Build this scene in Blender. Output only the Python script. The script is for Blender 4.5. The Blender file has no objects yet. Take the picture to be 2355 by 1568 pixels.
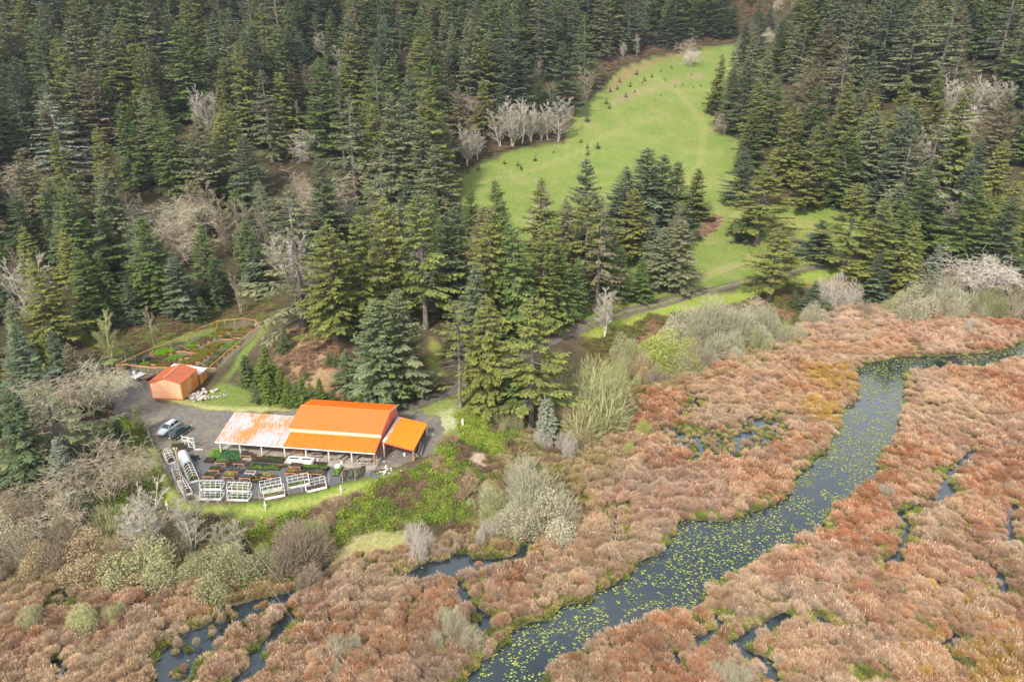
import bpy, bmesh, math, random
import numpy as np
from mathutils import Vector, Matrix
random.seed(7); RS = np.random.RandomState(11)
sc = bpy.context.scene; COL = sc.collection
PI = math.pi; rad = math.radians

# ---------------------------------------------------------------- camera, sky, sun, exposure
CAMH = 65.0; PITCH = rad(22.5); FPX = 1700.0; PW, PH = 2355.0, 1568.0
cam_data = bpy.data.cameras.new('camera'); cam = bpy.data.objects.new('camera', cam_data); COL.objects.link(cam)
cam.location = (0, 0, CAMH); cam.rotation_euler = (PI/2 - PITCH, 0, 0)
cam_data.sensor_width = 36; cam_data.lens = FPX/PW*36; cam_data.clip_start = 1; cam_data.clip_end = 6000
sc.camera = cam
SUN_EL, SUN_AZ = rad(42), rad(208)      # azimuth measured clockwise from +Y: behind the camera, to its left
world = bpy.data.worlds.new('World'); sc.world = world; world.use_nodes = True
wn = world.node_tree.nodes; wl = world.node_tree.links
sky = wn.new('ShaderNodeTexSky'); sky.sky_type = 'NISHITA'; sky.sun_disc = False
sky.sun_elevation = SUN_EL; sky.sun_rotation = SUN_AZ; sky.air_density = 1.0; sky.dust_density = 3.0; sky.altitude = 50
mixw = wn.new('ShaderNodeMix'); mixw.data_type = 'RGBA'; mixw.inputs[7].default_value = (8.0, 8.4, 9.0, 1)   # broken bright cloud
tcw = wn.new('ShaderNodeTexCoord'); mpw = wn.new('ShaderNodeMapping'); mpw.inputs['Scale'].default_value = (1, 1, 2.4)
nzw = wn.new('ShaderNodeTexNoise'); nzw.inputs['Scale'].default_value = 2.2; nzw.inputs['Detail'].default_value = 6
rpw = wn.new('ShaderNodeValToRGB'); rpw.color_ramp.elements[0].position = .38; rpw.color_ramp.elements[1].position = .60
wl.new(tcw.outputs['Generated'], mpw.inputs[0]); wl.new(mpw.outputs[0], nzw.inputs['Vector']); wl.new(nzw.outputs['Fac'], rpw.inputs[0])
spw = wn.new('ShaderNodeSeparateXYZ'); wl.new(tcw.outputs['Generated'], spw.inputs[0]); mrw = wn.new('ShaderNodeMapRange'); mrw.inputs['From Min'].default_value = .66; mrw.inputs['From Max'].default_value = .30; wl.new(spw.outputs['Z'], mrw.inputs['Value'])
adw = wn.new('ShaderNodeMath'); adw.operation = 'MAXIMUM'; wl.new(rpw.outputs[0], adw.inputs[0]); wl.new(mrw.outputs[0], adw.inputs[1]); wl.new(adw.outputs[0], mixw.inputs[0])      # whiter and hazier towards the horizon
wl.new(sky.outputs[0], mixw.inputs[6]); hzw = wn.new('ShaderNodeMix'); hzw.data_type = 'RGBA'; hzw.inputs[7].default_value = (12.5, 13.0, 13.8, 1); wl.new(mrw.outputs[0], hzw.inputs[0]); wl.new(mixw.outputs[2], hzw.inputs[6])
wl.new(hzw.outputs[2], wn['Background'].inputs[0])
wn['Background'].inputs[1].default_value = 0.10
sun_data = bpy.data.lights.new('sun', 'SUN'); sun_data.energy = 3.5; sun_data.angle = rad(7); sun_data.color = (1, .94, .84)
sun = bpy.data.objects.new('sun', sun_data); COL.objects.link(sun)
_sd = Vector((math.sin(SUN_AZ)*math.cos(SUN_EL), math.cos(SUN_AZ)*math.cos(SUN_EL), math.sin(SUN_EL)))
sun.rotation_euler = _sd.to_track_quat('Z', 'Y').to_euler()
sc.view_settings.view_transform = 'Standard'; sc.view_settings.look = 'None'; sc.view_settings.exposure = 0.64; sc.view_settings.gamma = 1

sc.cycles.use_denoising = True
# ---------------------------------------------------------------- picture <-> place
cP, sP = math.cos(PITCH), math.sin(PITCH)
def ray(u, v):
    dx = (u-1177.5)/FPX; dy = (v-784)/FPX
    return np.array((dx, cP-dy*sP, -sP-dy*cP))
def at(u, v, z=0.0):
    d = ray(u, v); t = (z-CAMH)/d[2]; return (d[0]*t, d[1]*t, z)
def proj(x, y, z):
    z = z-CAMH; dep = y*cP-z*sP; up = y*sP+z*cP
    return 1177.5+FPX*x/dep, 784-FPX*up/dep
def polyz(pts, z): return np.array([at(u, v, z)[:2] for u, v in pts])

# ---------------------------------------------------------------- value noise, polygons
_LAT = RS.rand(256, 256)
def vnoise(x, y):
    xi = np.floor(x).astype(int); yi = np.floor(y).astype(int); fx = x-xi; fy = y-yi
    fx = fx*fx*(3-2*fx); fy = fy*fy*(3-2*fy)
    a = _LAT[xi % 256, yi % 256]; b = _LAT[(xi+1) % 256, yi % 256]; c = _LAT[xi % 256, (yi+1) % 256]; d = _LAT[(xi+1) % 256, (yi+1) % 256]
    return (a*(1-fx)+b*fx)*(1-fy)+(c*(1-fx)+d*fx)*fy
def fbm(x, y, s=1.0, o=4, seed=0):
    x = np.asarray(x, float)/s+seed*17.3; y = np.asarray(y, float)/s+seed*9.1; r = 0; a = .5; n = 0
    for i in range(o):
        r = r+a*vnoise(x, y); n += a; a *= .5; x = x*2.03+5.2; y = y*2.03+1.7
    return r/n
def inside(poly, x, y):
    r = np.zeros(x.shape, bool); n = len(poly)
    for i in range(n):
        x1, y1 = poly[i]; x2, y2 = poly[(i+1) % n]
        if y1 == y2: continue
        c = ((y1 > y) != (y2 > y)) & (x < (x2-x1)*(y-y1)/(y2-y1)+x1); r ^= c
    return r
def segdist(pts, x, y, closed=False):
    r = np.full(x.shape, 1e9); n = len(pts)
    for i in range(n if closed else n-1):
        ax, ay = pts[i]; bx, by = pts[(i+1) % n]; dx = bx-ax; dy = by-ay; L = dx*dx+dy*dy+1e-9
        t = np.clip(((x-ax)*dx+(y-ay)*dy)/L, 0, 1)
        r = np.minimum(r, (x-ax-t*dx)**2+(y-ay-t*dy)**2)
    return np.sqrt(r)
def sdist(poly, x, y):          # negative inside
    d = segdist(poly, x, y, True); return np.where(inside(poly, x, y), -d, d)
def sstep(a, b, x):
    t = np.clip((x-a)/(b-a), 0, 1); return t*t*(3-2*t)

# ---------------------------------------------------------------- the lie of the land
MZ = -4.0; WZ = -4.22
marsh_top = [(-150,1335),(0,1310),(130,1290),(250,1325),(330,1345),(420,1320),(560,1330),(640,1300),(760,1290),(860,1272),(960,1252),(1050,1240),(1150,1222),(1290,1172),(1315,1090),(1335,1020),(1400,965),(1440,900),(1500,870),(1600,842),(1680,815),(1790,785),(1850,742),(1900,715),(2000,705),(2100,715),(2355,745),(2600,750)]
marsh = np.vstack([polyz(marsh_top, MZ), [(420,180),(420,-80),(-330,-80),(-330,60)]])
river_px = [(1040,1620),(1078,1568),(1100,1526),(1165,1482),(1172,1454),(1258,1421),(1302,1396),(1366,1378),(1366,1363),(1399,1349),(1449,1327),(1460,1302),(1493,1284),(1514,1284),(1543,1245),(1565,1198),(1608,1199),(1680,1198),(1723,1183),(1781,1162),(1824,1126),(1831,1097),(1860,1071),(1896,1043),(1914,1017),(1929,977),(1937,945),(1973,917),(1973,881),(1961,857),(1985,841),(2033,829),(2069,821),(2133,821),(2213,817),(2293,809),(2355,789),(2500,765),
 (2500,803),(2355,823),(2273,844),(2193,848),(2133,852),(2075,860),(2080,884),(2082,921),(2069,966),(2062,1003),(2044,1021),(2022,1059),(2016,1097),(1966,1133),(1941,1151),(1905,1183),(1897,1219),(1854,1235),(1825,1253),(1771,1264),(1734,1296),(1677,1326),(1630,1349),(1623,1371),(1601,1401),(1556,1405),(1520,1416),(1508,1413),(1432,1445),(1378,1467),(1357,1493),(1315,1505),(1281,1529),(1249,1555),(1228,1585),(1190,1643)]
river = polyz(river_px, WZ)
pond_px = [(353,1600),(353,1568),(368,1518),(382,1490),(411,1464),(476,1439),(494,1410),(505,1396),(530,1392),(560,1392),(591,1378),(642,1368),(692,1358),(690,1372),(650,1395),(600,1412),(560,1428),(530,1450),(505,1475),(468,1508),(446,1530),(440,1575),(430,1610)]
pond = polyz(pond_px, WZ)
pool_px = [(887,1335),(927,1320),(955,1309),(984,1291),(1020,1292),(1049,1273),(1075,1275),(1092,1290),(1096,1310),(1070,1325),(1040,1332),(1006,1330),(970,1340),(930,1345)]
pool = polyz(pool_px, WZ)
mere_px = [(1545,990),(1575,975),(1640,990),(1700,975),(1760,965),(1810,985),(1800,1020),(1770,1045),(1700,1052),(1640,1055),(1580,1045),(1550,1015)]
mere = polyz(mere_px, WZ)
streams = [([(664,1425),(645,1447),(627,1462),(612,1485),(590,1507),(600,1535),(560,1560),(520,1600)],1.1),
 ([(1085,1292),(1130,1296),(1183,1288),(1208,1272),(1215,1250),(1237,1224)],.9), ([(1060,1340),(1062,1360),(1073,1390),(1116,1418),(1109,1440),(1102,1460)],.8),
 ([(1418,1170),(1415,1212),(1419,1262)],.5), ([(2240,1040),(2188,1090),(2160,1130),(2170,1150),(2110,1165),(2066,1186),(2088,1215),(2080,1245),(2064,1285),(2036,1300)],.75),
 ([(2185,1120),(2188,1150)],1.0), ([(2330,1165),(2316,1205),(2324,1245),(2360,1280)],.9), ([(2245,1290),(2277,1307),(2299,1335),(2309,1365)],1.0),
 ([(1812,1420),(1759,1445),(1689,1488),(1711,1508),(1769,1528),(1779,1570)],1.0), ([(1651,1418),(1655,1443),(1622,1460),(1600,1480)],.7), ([(1547,1500),(1550,1540)],.6),
 ([(2190,1460),(2165,1492),(2216,1545)],.8), ([(151,1352),(148,1386)],.6), ([(560,1208),(690,1222)],.0), ([(123,1520),(150,1560)],.5), ([(252,1325),(262,1345)],.5),
 ([(700,1352),(730,1330),(760,1300)],.5), ([(1575,900),(1600,920),(1610,945)],.5), ([(1560,960),(1590,930)],.5), ([(1880,1425),(1910,1440)],.5), ([(1960,1540),(1990,1560)],.5), ([(2080,790),(2100,805)],.9)]
streams = [(polyz(p, WZ), w) for p, w in streams if w > 0]
yard_px = [(235,900),(262,950),(330,990),(345,1010),(372,1060),(400,1112),(420,1143),(470,1150),(600,1150),(700,1132),(830,1095),(880,1075),(950,1065),(1000,1040),(1025,1000),(1012,962),(965,938),(900,945),(700,945),(560,946),(470,941),(400,928),(350,913),(346,880),(335,862),(290,858),(262,870)]
yard = polyz(yard_px, 0)
# (u, v, height z) or (u, v, distance t, 1)
CT = [(300,900,0),(600,930,0),(450,1000,0),(600,1100,0),(850,1090,0),(950,1000,0),(1000,960,0),(400,880,0),(300,820,.6),(600,735,2.5),(500,780,1.4),(400,800,.9),
 (720,800,5),(760,770,6.5),(680,850,3),(640,880,.8),(800,905,.3),(790,850,3.5),(700,920,0),(850,740,6),(700,735,6),(930,900,.2),(940,800,3),(960,720,5),
 (1050,895,.2),(1090,872,.5),(1340,750,1.2),(1400,730,1.3),(1550,690,1.6),(1780,632,2.2),(1930,604,2.6),(1100,940,-.3),(1200,960,-2.5),(1250,880,-1.5),(1420,800,-2.2),(1550,740,-1.2),(1700,690,-.8),(1100,1050,-1.8),(1180,1100,-3.2),
 (600,1180,-1),(850,1160,-1.6),(700,1250,-3.2),(400,1200,-1.4),(250,1250,-2.8),(300,1050,.4),(150,1100,1),(0,1000,2.5),(0,1200,-1),(150,950,2.5),(200,850,1.2),(0,880,4),
 (0,800,152,1),(0,700,172,1),(0,600,195,1),(0,500,220,1),(0,400,248,1),(0,300,280,1),(0,200,318,1),(0,100,360,1),(0,0,405,1),
 (200,760,1.8),(300,700,178,1),(300,600,202,1),(300,500,228,1),(300,400,256,1),(300,300,288,1),(300,200,325,1),(300,100,368,1),(300,0,415,1),
 (450,720,2.5),(600,600,205,1),(600,500,232,1),(600,400,262,1),(600,300,295,1),(600,200,333,1),(600,100,378,1),(600,0,425,1),
 (900,600,210,1),(900,500,236,1),(900,400,268,1),(900,300,302,1),(900,200,343,1),(900,100,388,1),(900,0,436,1),
 (1100,600,212,1),(1100,500,240,1),(1100,400,274,1),(1400,400,276,1),(1400,300,310,1),(1650,200,365,1),(1650,115,430,1),(1650,600,220,1),(1650,500,246,1),(1650,400,275,1),(1650,300,315,1),(1250,300,308,1),(1400,150,392,1),(1350,620,211,1),(1400,500,244,1),
 (1700,50,480,1),(1700,0,530,1),(1300,50,440,1),(1100,200,345,1),(1100,100,392,1),(1850,60,440,1),
 (1900,480,248,1),(1900,400,268,1),(1900,300,295,1),(1900,200,330,1),(1900,100,376,1),(2050,0,410,1),
 (2200,600,215,1),(2200,500,238,1),(2200,400,258,1),(2200,300,282,1),(2200,200,312,1),(2200,100,350,1),(2200,0,395,1),
 (2355,660,0),(2355,600,214,1),(2355,500,236,1),(2355,400,257,1),(2355,200,308,1),(2355,0,392,1),(2000,640,0.5),(2150,670,0),(1950,560,3.2)]
cx, cy, cz = [], [], []
for c in CT:
    d = ray(c[0], c[1]); t = c[2] if len(c) == 4 else (c[2]-CAMH)/d[2]
    cx.append(d[0]*t); cy.append(d[1]*t); cz.append(CAMH+d[2]*t)
for x, y, z in [(-450,650,165),(-150,700,170),(150,800,175),(450,650,165),(-400,300,75),(-350,120,22),(-350,0,0),(-150,-60,-4),(150,-60,-4),(350,0,-4),(380,140,-3),(400,300,60),(-700,900,200),(700,900,200),(0,1100,210),(0,60,-4),(-60,50,-4),(80,90,-4)]:
    cx.append(x); cy.append(y); cz.append(z)
cx = np.array(cx)/100; cy = np.array(cy)/100; cz = np.array(cz); NC = len(cx)
def _U(r2): return .5*r2*np.log(r2+1e-12)
A = np.zeros((NC+3, NC+3)); A[:NC, :NC] = _U((cx[:, None]-cx)**2+(cy[:, None]-cy)**2)+np.eye(NC)*.0006
A[:NC, NC] = 1; A[:NC, NC+1] = cx; A[:NC, NC+2] = cy; A[NC:, :NC] = A[:NC, NC:].T
_w = np.linalg.solve(A, np.concatenate([cz, [0, 0, 0]]))
def tps(x, y):
    x = x/100; y = y/100; r = _w[NC]+_w[NC+1]*x+_w[NC+2]*y
    for i in range(NC): r = r+_w[i]*_U((x-cx[i])**2+(y-cy[i])**2)
    return r
def spacing(a, b, s0, g0, g1, s1):   # fine step s0 between g0 and g1, growing outwards
    out = list(np.arange(g0, g1+1e-6, s0)); s = s0; p = out[-1]
    while p < b: s = min(s*1.035, s1); p += s; out.append(p)
    s = s0; p = g0; lo = []
    while p > a: s = min(s*1.05, s1); p -= s; lo.append(p)
    return np.array(lo[::-1]+out)
XS = spacing(-1600, 1600, .62, -100, 112, 45); YS = spacing(-250, 2300, .55, 60, 200, 45)
GX, GY = np.meshgrid(XS, YS)
near = (np.abs(GX) < 900) & (GY < 1150)
Z = np.full(GX.shape, 210.0); Z[near] = tps(GX[near], GY[near])
Z = np.clip(Z, -4.2, 230)
Z += (fbm(GX, GY, 14, 4, 1)-.5)*.9*sstep(0, 12, Z+3)
mr = (GY < 260) & (np.abs(GX) < 450)
sdM = np.full(GX.shape, 999.0); sdM[mr] = sdist(marsh, GX[mr], GY[mr])
sdY = np.full(GX.shape, 999.0); yr = (np.abs(GX+50) < 90) & (GY > 70) & (GY < 180); sdY[yr] = sdist(yard, GX[yr], GY[yr])
k = sstep(9, 0, sdM); Z = Z*(1-k)+MZ*k
outm = sdM > 3
Z = np.where(outm, np.maximum(Z, MZ+.15), Z)
k = sstep(3, 0, sdY); Z = Z*(1-k)
# water channels cut into the marsh
def water_depth(x, y):     # >0 in water: metres from the bank
    w = np.maximum(-sdist(river, x, y), -sdist(pond, x, y)); w = np.maximum(w, -sdist(pool, x, y)); w = np.maximum(w, -sdist(mere, x, y)*.6-3.0*(fbm(x, y, 2.4, 2, 8)-.40)*2)
    for p, wd in streams: w = np.maximum(w, wd*.8-.1-segdist(p, x, y))
    w = w+(fbm(x, y, 2.2, 3, 3)-.5)*.9
    return w
WD = np.full(GX.shape, -9.0); ir = (sdM < 1) & (np.abs(GX) < 260); WD[ir] = water_depth(GX[ir], GY[ir])
k = sstep(-.35, .55, WD); Z = Z*(1-k)+(MZ-1.3)*k
Z = np.where(sdM < 0, Z+(fbm(GX, GY, 3, 3, 5)-.5)*.25*(1-k), Z)
def hz(x, y):
    x = np.asarray(x, float); y = np.asarray(y, float)
    i = np.clip(np.searchsorted(XS, x)-1, 0, len(XS)-2); j = np.clip(np.searchsorted(YS, y)-1, 0, len(YS)-2)
    fx = (x-XS[i])/(XS[i+1]-XS[i]); fy = (y-YS[j])/(YS[j+1]-YS[j])
    return (Z[j, i]*(1-fx)+Z[j, i+1]*fx)*(1-fy)+(Z[j+1, i]*(1-fx)+Z[j+1, i+1]*fx)*fy
def gz(x, y): return float(hz(x, y))
_T = np.concatenate([np.arange(50, 260, .25), np.arange(260, 900, .6)])
def hit(u, v):
    d = ray(u, v); p = _T[:, None]*d; c = CAMH+p[:, 2]-hz(p[:, 0], p[:, 1]); i = np.argmax(c < 0)
    if c[i] >= 0: i = len(_T)-1
    i = max(i, 1); f = c[i-1]/(c[i-1]-c[i]+1e-9); t = _T[i-1]+(_T[i]-_T[i-1])*min(max(f, 0), 1)
    return (d[0]*t, d[1]*t, gz(d[0]*t, d[1]*t))
def tip_hit(u, v, h):       # where a thing h tall must stand for its top to show at (u, v)
    d = ray(u, v); p = _T[:, None]*d; c = CAMH+p[:, 2]-hz(p[:, 0], p[:, 1])-h; i = int(np.argmax(c < 0))
    if c[i] >= 0: i = len(_T)-1
    t = _T[i]; return (d[0]*t, d[1]*t, gz(d[0]*t, d[1]*t))
def hpoly(pts): return np.array([hit(u, v)[:2] for u, v in pts])
# ---------------------------------------------------------------- materials
MATS = {}
def mat(name, col=(.5,.5,.5), rough=.8, noise=None, metal=0, spec=.3, bump=0, bscale=20, col2=None, nscale=5, stretch=(1,1,1), rmp=(.4,.6), rnd=0.0):
    if name in MATS: return MATS[name]
    m = bpy.data.materials.new(name); m.use_nodes = True; nt = m.node_tree; N = nt.nodes; L = nt.links; b = N['Principled BSDF']
    b.inputs['Roughness'].default_value = rough; b.inputs['Metallic'].default_value = metal; b.inputs['Specular IOR Level'].default_value = spec
    if col2 is None: col2 = tuple(c*.72 for c in col)
    tc = N.new('ShaderNodeTexCoord'); mp = N.new('ShaderNodeMapping'); mp.inputs['Scale'].default_value = stretch; L.new(tc.outputs['Object'], mp.inputs[0])
    nz = N.new('ShaderNodeTexNoise'); nz.inputs['Scale'].default_value = nscale; nz.inputs['Detail'].default_value = 5; L.new(mp.outputs[0], nz.inputs['Vector'])
    rp = N.new('ShaderNodeValToRGB'); rp.color_ramp.elements[0].position = rmp[0]; rp.color_ramp.elements[1].position = rmp[1]
    rp.color_ramp.elements[0].color = (*col2, 1); rp.color_ramp.elements[1].color = (*col, 1)
    L.new(nz.outputs['Fac'], rp.inputs[0]); out = rp.outputs[0]
    L.new(out, b.inputs['Base Color'])
    if bump:
        n2 = N.new('ShaderNodeTexNoise'); n2.inputs['Scale'].default_value = bscale; n2.inputs['Detail'].default_value = 4; L.new(mp.outputs[0], n2.inputs['Vector'])
        bp = N.new('ShaderNodeBump'); bp.inputs['Strength'].default_value = bump; bp.inputs['Distance'].default_value = .1
        L.new(n2.outputs['Fac'], bp.inputs['Height']); L.new(bp.outputs[0], b.inputs['Normal'])
    MATS[name] = m; return m
def leaf_mat(name, instanced=False, rough=.75, base=None, var=.35):
    """foliage / twigs: colour comes from the object's own colour (or the scattered point's), varied by a per-twig attribute"""
    m = bpy.data.materials.new(name); m.use_nodes = True; nt = m.node_tree; N = nt.nodes; L = nt.links; b = N['Principled BSDF']
    b.inputs['Roughness'].default_value = rough; b.inputs['Specular IOR Level'].default_value = .15
    if instanced: a = N.new('ShaderNodeAttribute'); a.attribute_type = 'INSTANCER'; a.attribute_name = 'col'; c = a.outputs['Color']
    elif base is not None: a = N.new('ShaderNodeRGB'); a.outputs[0].default_value = (*base, 1); c = a.outputs[0]
    else: a = N.new('ShaderNodeObjectInfo'); c = a.outputs['Color']
    t = N.new('ShaderNodeAttribute'); t.attribute_name = 'tint'
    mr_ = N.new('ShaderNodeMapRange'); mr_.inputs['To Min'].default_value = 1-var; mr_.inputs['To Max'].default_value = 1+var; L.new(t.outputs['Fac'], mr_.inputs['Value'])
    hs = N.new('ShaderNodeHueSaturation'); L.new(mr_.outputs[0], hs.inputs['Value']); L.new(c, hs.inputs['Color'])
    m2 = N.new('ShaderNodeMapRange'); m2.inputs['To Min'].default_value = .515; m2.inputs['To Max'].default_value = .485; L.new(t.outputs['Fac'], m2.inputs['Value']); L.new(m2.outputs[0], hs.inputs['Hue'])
    L.new(hs.outputs[0], b.inputs['Base Color'])
    MATS[name] = m; return m
M_NEEDLE = leaf_mat('needles', var=.42); M_NEEDLE_I = leaf_mat('needles_scattered', True, var=.42)
M_TWIG = leaf_mat('twigs', var=.25, rough=.85); M_TWIG_I = leaf_mat('twigs_scattered', True, var=.38, rough=.85)
M_BARK = mat('bark', (.24,.21,.18), .9, col2=(.11,.09,.07), nscale=3, stretch=(1,1,.25))
M_DEAD = mat('lichen_bark', (.50,.47,.40), .9, col2=(.30,.27,.23), nscale=3)
M_WOOD = mat('cedar_wood', (.52,.25,.12), .8, col2=(.36,.16,.075), nscale=2.5, stretch=(1,1,4))
M_OLDW = mat('weathered_wood', (.42,.37,.30), .85, col2=(.25,.21,.17), nscale=3)
M_WHITE = mat('white_paint', (.80,.79,.76), .55, col2=(.66,.63,.58), nscale=2)
M_PVC = mat('white_pipe', (.82,.82,.81), .4, col2=(.75,.74,.72))
M_BLACK = mat('black_plastic', (.03,.03,.035), .5, col2=(.018,.018,.02))
M_SOIL = mat('potting_soil', (.07,.05,.038), .95, col2=(.035,.026,.02), nscale=12)
M_CONC = mat('concrete', (.42,.38,.32), .9, col2=(.27,.24,.20), nscale=.7, rmp=(.3,.7), bump=.2)
M_STONE = mat('pale_stone', (.60,.56,.53), .85, col2=(.36,.30,.27), nscale=4)
M_RUST = mat('rusty_steel', (.20,.12,.08), .8, col2=(.08,.055,.045), nscale=3)
M_ALU = mat('dull_aluminium', (.62,.64,.66), .45, metal=.3, col2=(.5,.52,.54))
M_WIRE = mat('fence_wire', (.42,.43,.42), .5, metal=.4)
M_GLASS = mat('car_glass', (.04,.055,.06), .08, spec=.6, col2=(.035,.05,.055))
M_TYRE = mat('rubber', (.02,.02,.02), .85, col2=(.015,.015,.015))
M_PLASTIC = mat('frosted_plastic_film', (.66,.70,.72), .35, col2=(.55,.60,.62))

def metal_sheet(name, c1, c2, axis, pitch, stripe=None, rmp=(.35,.7), nscale=.6, fade=None, ratio=5.0, cluster=None):
    """ribbed painted roofing: ribs are a wave along one axis"""
    m = bpy.data.materials.new(name); m.use_nodes = True; N = m.node_tree.nodes; L = m.node_tree.links; b = N['Principled BSDF']
    b.inputs['Roughness'].default_value = .42; b.inputs['Specular IOR Level'].default_value = .35
    tc = N.new('ShaderNodeTexCoord'); sp = N.new('ShaderNodeSeparateXYZ'); L.new(tc.outputs['Object'], sp.inputs[0])
    mu = N.new('ShaderNodeMath'); mu.operation = 'MULTIPLY'; mu.inputs[1].default_value = 2*PI/pitch; L.new(sp.outputs[axis], mu.inputs[0])
    si = N.new('ShaderNodeMath'); si.operation = 'SINE'; L.new(mu.outputs[0], si.inputs[0])
    pw = N.new('ShaderNodeMapRange'); pw.inputs['From Min'].default_value = .3; pw.inputs['From Max'].default_value = 1; L.new(si.outputs[0], pw.inputs['Value'])
    bp = N.new('ShaderNodeBump'); bp.inputs['Strength'].default_value = .8; bp.inputs['Distance'].default_value = .05; L.new(pw.outputs[0], bp.inputs['Height']); L.new(bp.outputs[0], b.inputs['Normal'])
    mp = N.new('ShaderNodeMapping'); L.new(tc.outputs['Object'], mp.inputs[0])
    s = [1, 1, 1]; s['XYZ'.index(axis)] = ratio
    if stripe: mp.inputs['Scale'].default_value = tuple(x*stripe for x in s)
    nz = N.new('ShaderNodeTexNoise'); nz.inputs['Scale'].default_value = nscale; nz.inputs['Detail'].default_value = 6; nz.inputs['Roughness'].default_value = .65; L.new(mp.outputs[0], nz.inputs['Vector'])
    fac = nz.outputs['Fac']
    if cluster:
        nz2 = N.new('ShaderNodeTexNoise'); nz2.inputs['Scale'].default_value = cluster; nz2.inputs['Detail'].default_value = 3; L.new(tc.outputs['Object'], nz2.inputs['Vector']); mm = N.new('ShaderNodeMix'); mm.inputs[0].default_value = .40; L.new(fac, mm.inputs[2]); L.new(nz2.outputs['Fac'], mm.inputs[3]); fac = mm.outputs[0]
    if fade:    # weathering worn back from one edge: (axis, from, to)
        mr2 = N.new('ShaderNodeMapRange'); mr2.inputs['From Min'].default_value = fade[1]; mr2.inputs['From Max'].default_value = fade[2]; mr2.inputs['To Min'].default_value = -.25; mr2.inputs['To Max'].default_value = .4
        L.new(sp.outputs[fade[0]], mr2.inputs['Value']); ad = N.new('ShaderNodeMath'); ad.operation = 'ADD'; L.new(fac, ad.inputs[0]); L.new(mr2.outputs[0], ad.inputs[1]); fac = ad.outputs[0]
    rp = N.new('ShaderNodeValToRGB'); rp.color_ramp.elements[0].position = rmp[0]; rp.color_ramp.elements[1].position = rmp[1]; rp.color_ramp.elements[0].color = (*c1, 1); rp.color_ramp.elements[1].color = (*c2, 1)
    L.new(fac, rp.inputs[0]); L.new(rp.outputs[0], b.inputs['Base Color']); MATS[name] = m; return m

# ---------------------------------------------------------------- mesh helpers
def np_mesh(name, V, F, mats=(), tint=None, midx=None, smooth=False):
    V = np.asarray(V, np.float32).reshape(-1, 3); me = bpy.data.meshes.new(name)
    if isinstance(F, np.ndarray): k = F.shape[1]; loops = F.reshape(-1); tot = np.full(len(F), k)
    else: loops = np.array([i for f in F for i in f]); tot = np.array([len(f) for f in F])
    st = np.concatenate([[0], np.cumsum(tot)[:-1]])
    me.vertices.add(len(V)); me.vertices.foreach_set('co', V.reshape(-1)); me.loops.add(len(loops)); me.loops.foreach_set('vertex_index', loops.astype(np.int32))
    me.polygons.add(len(tot)); me.polygons.foreach_set('loop_start', st.astype(np.int32)); me.polygons.foreach_set('loop_total', tot.astype(np.int32))
    if midx is not None: me.polygons.foreach_set('material_index', np.asarray(midx, np.int32))
    me.polygons.foreach_set('use_smooth', np.full(len(tot), bool(smooth)))
    me.update(calc_edges=True)
    if tint is not None: me.attributes.new('tint', 'FLOAT', 'POINT').data.foreach_set('value', np.asarray(tint, np.float32))
    for m in mats: me.materials.append(m)
    return me
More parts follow.
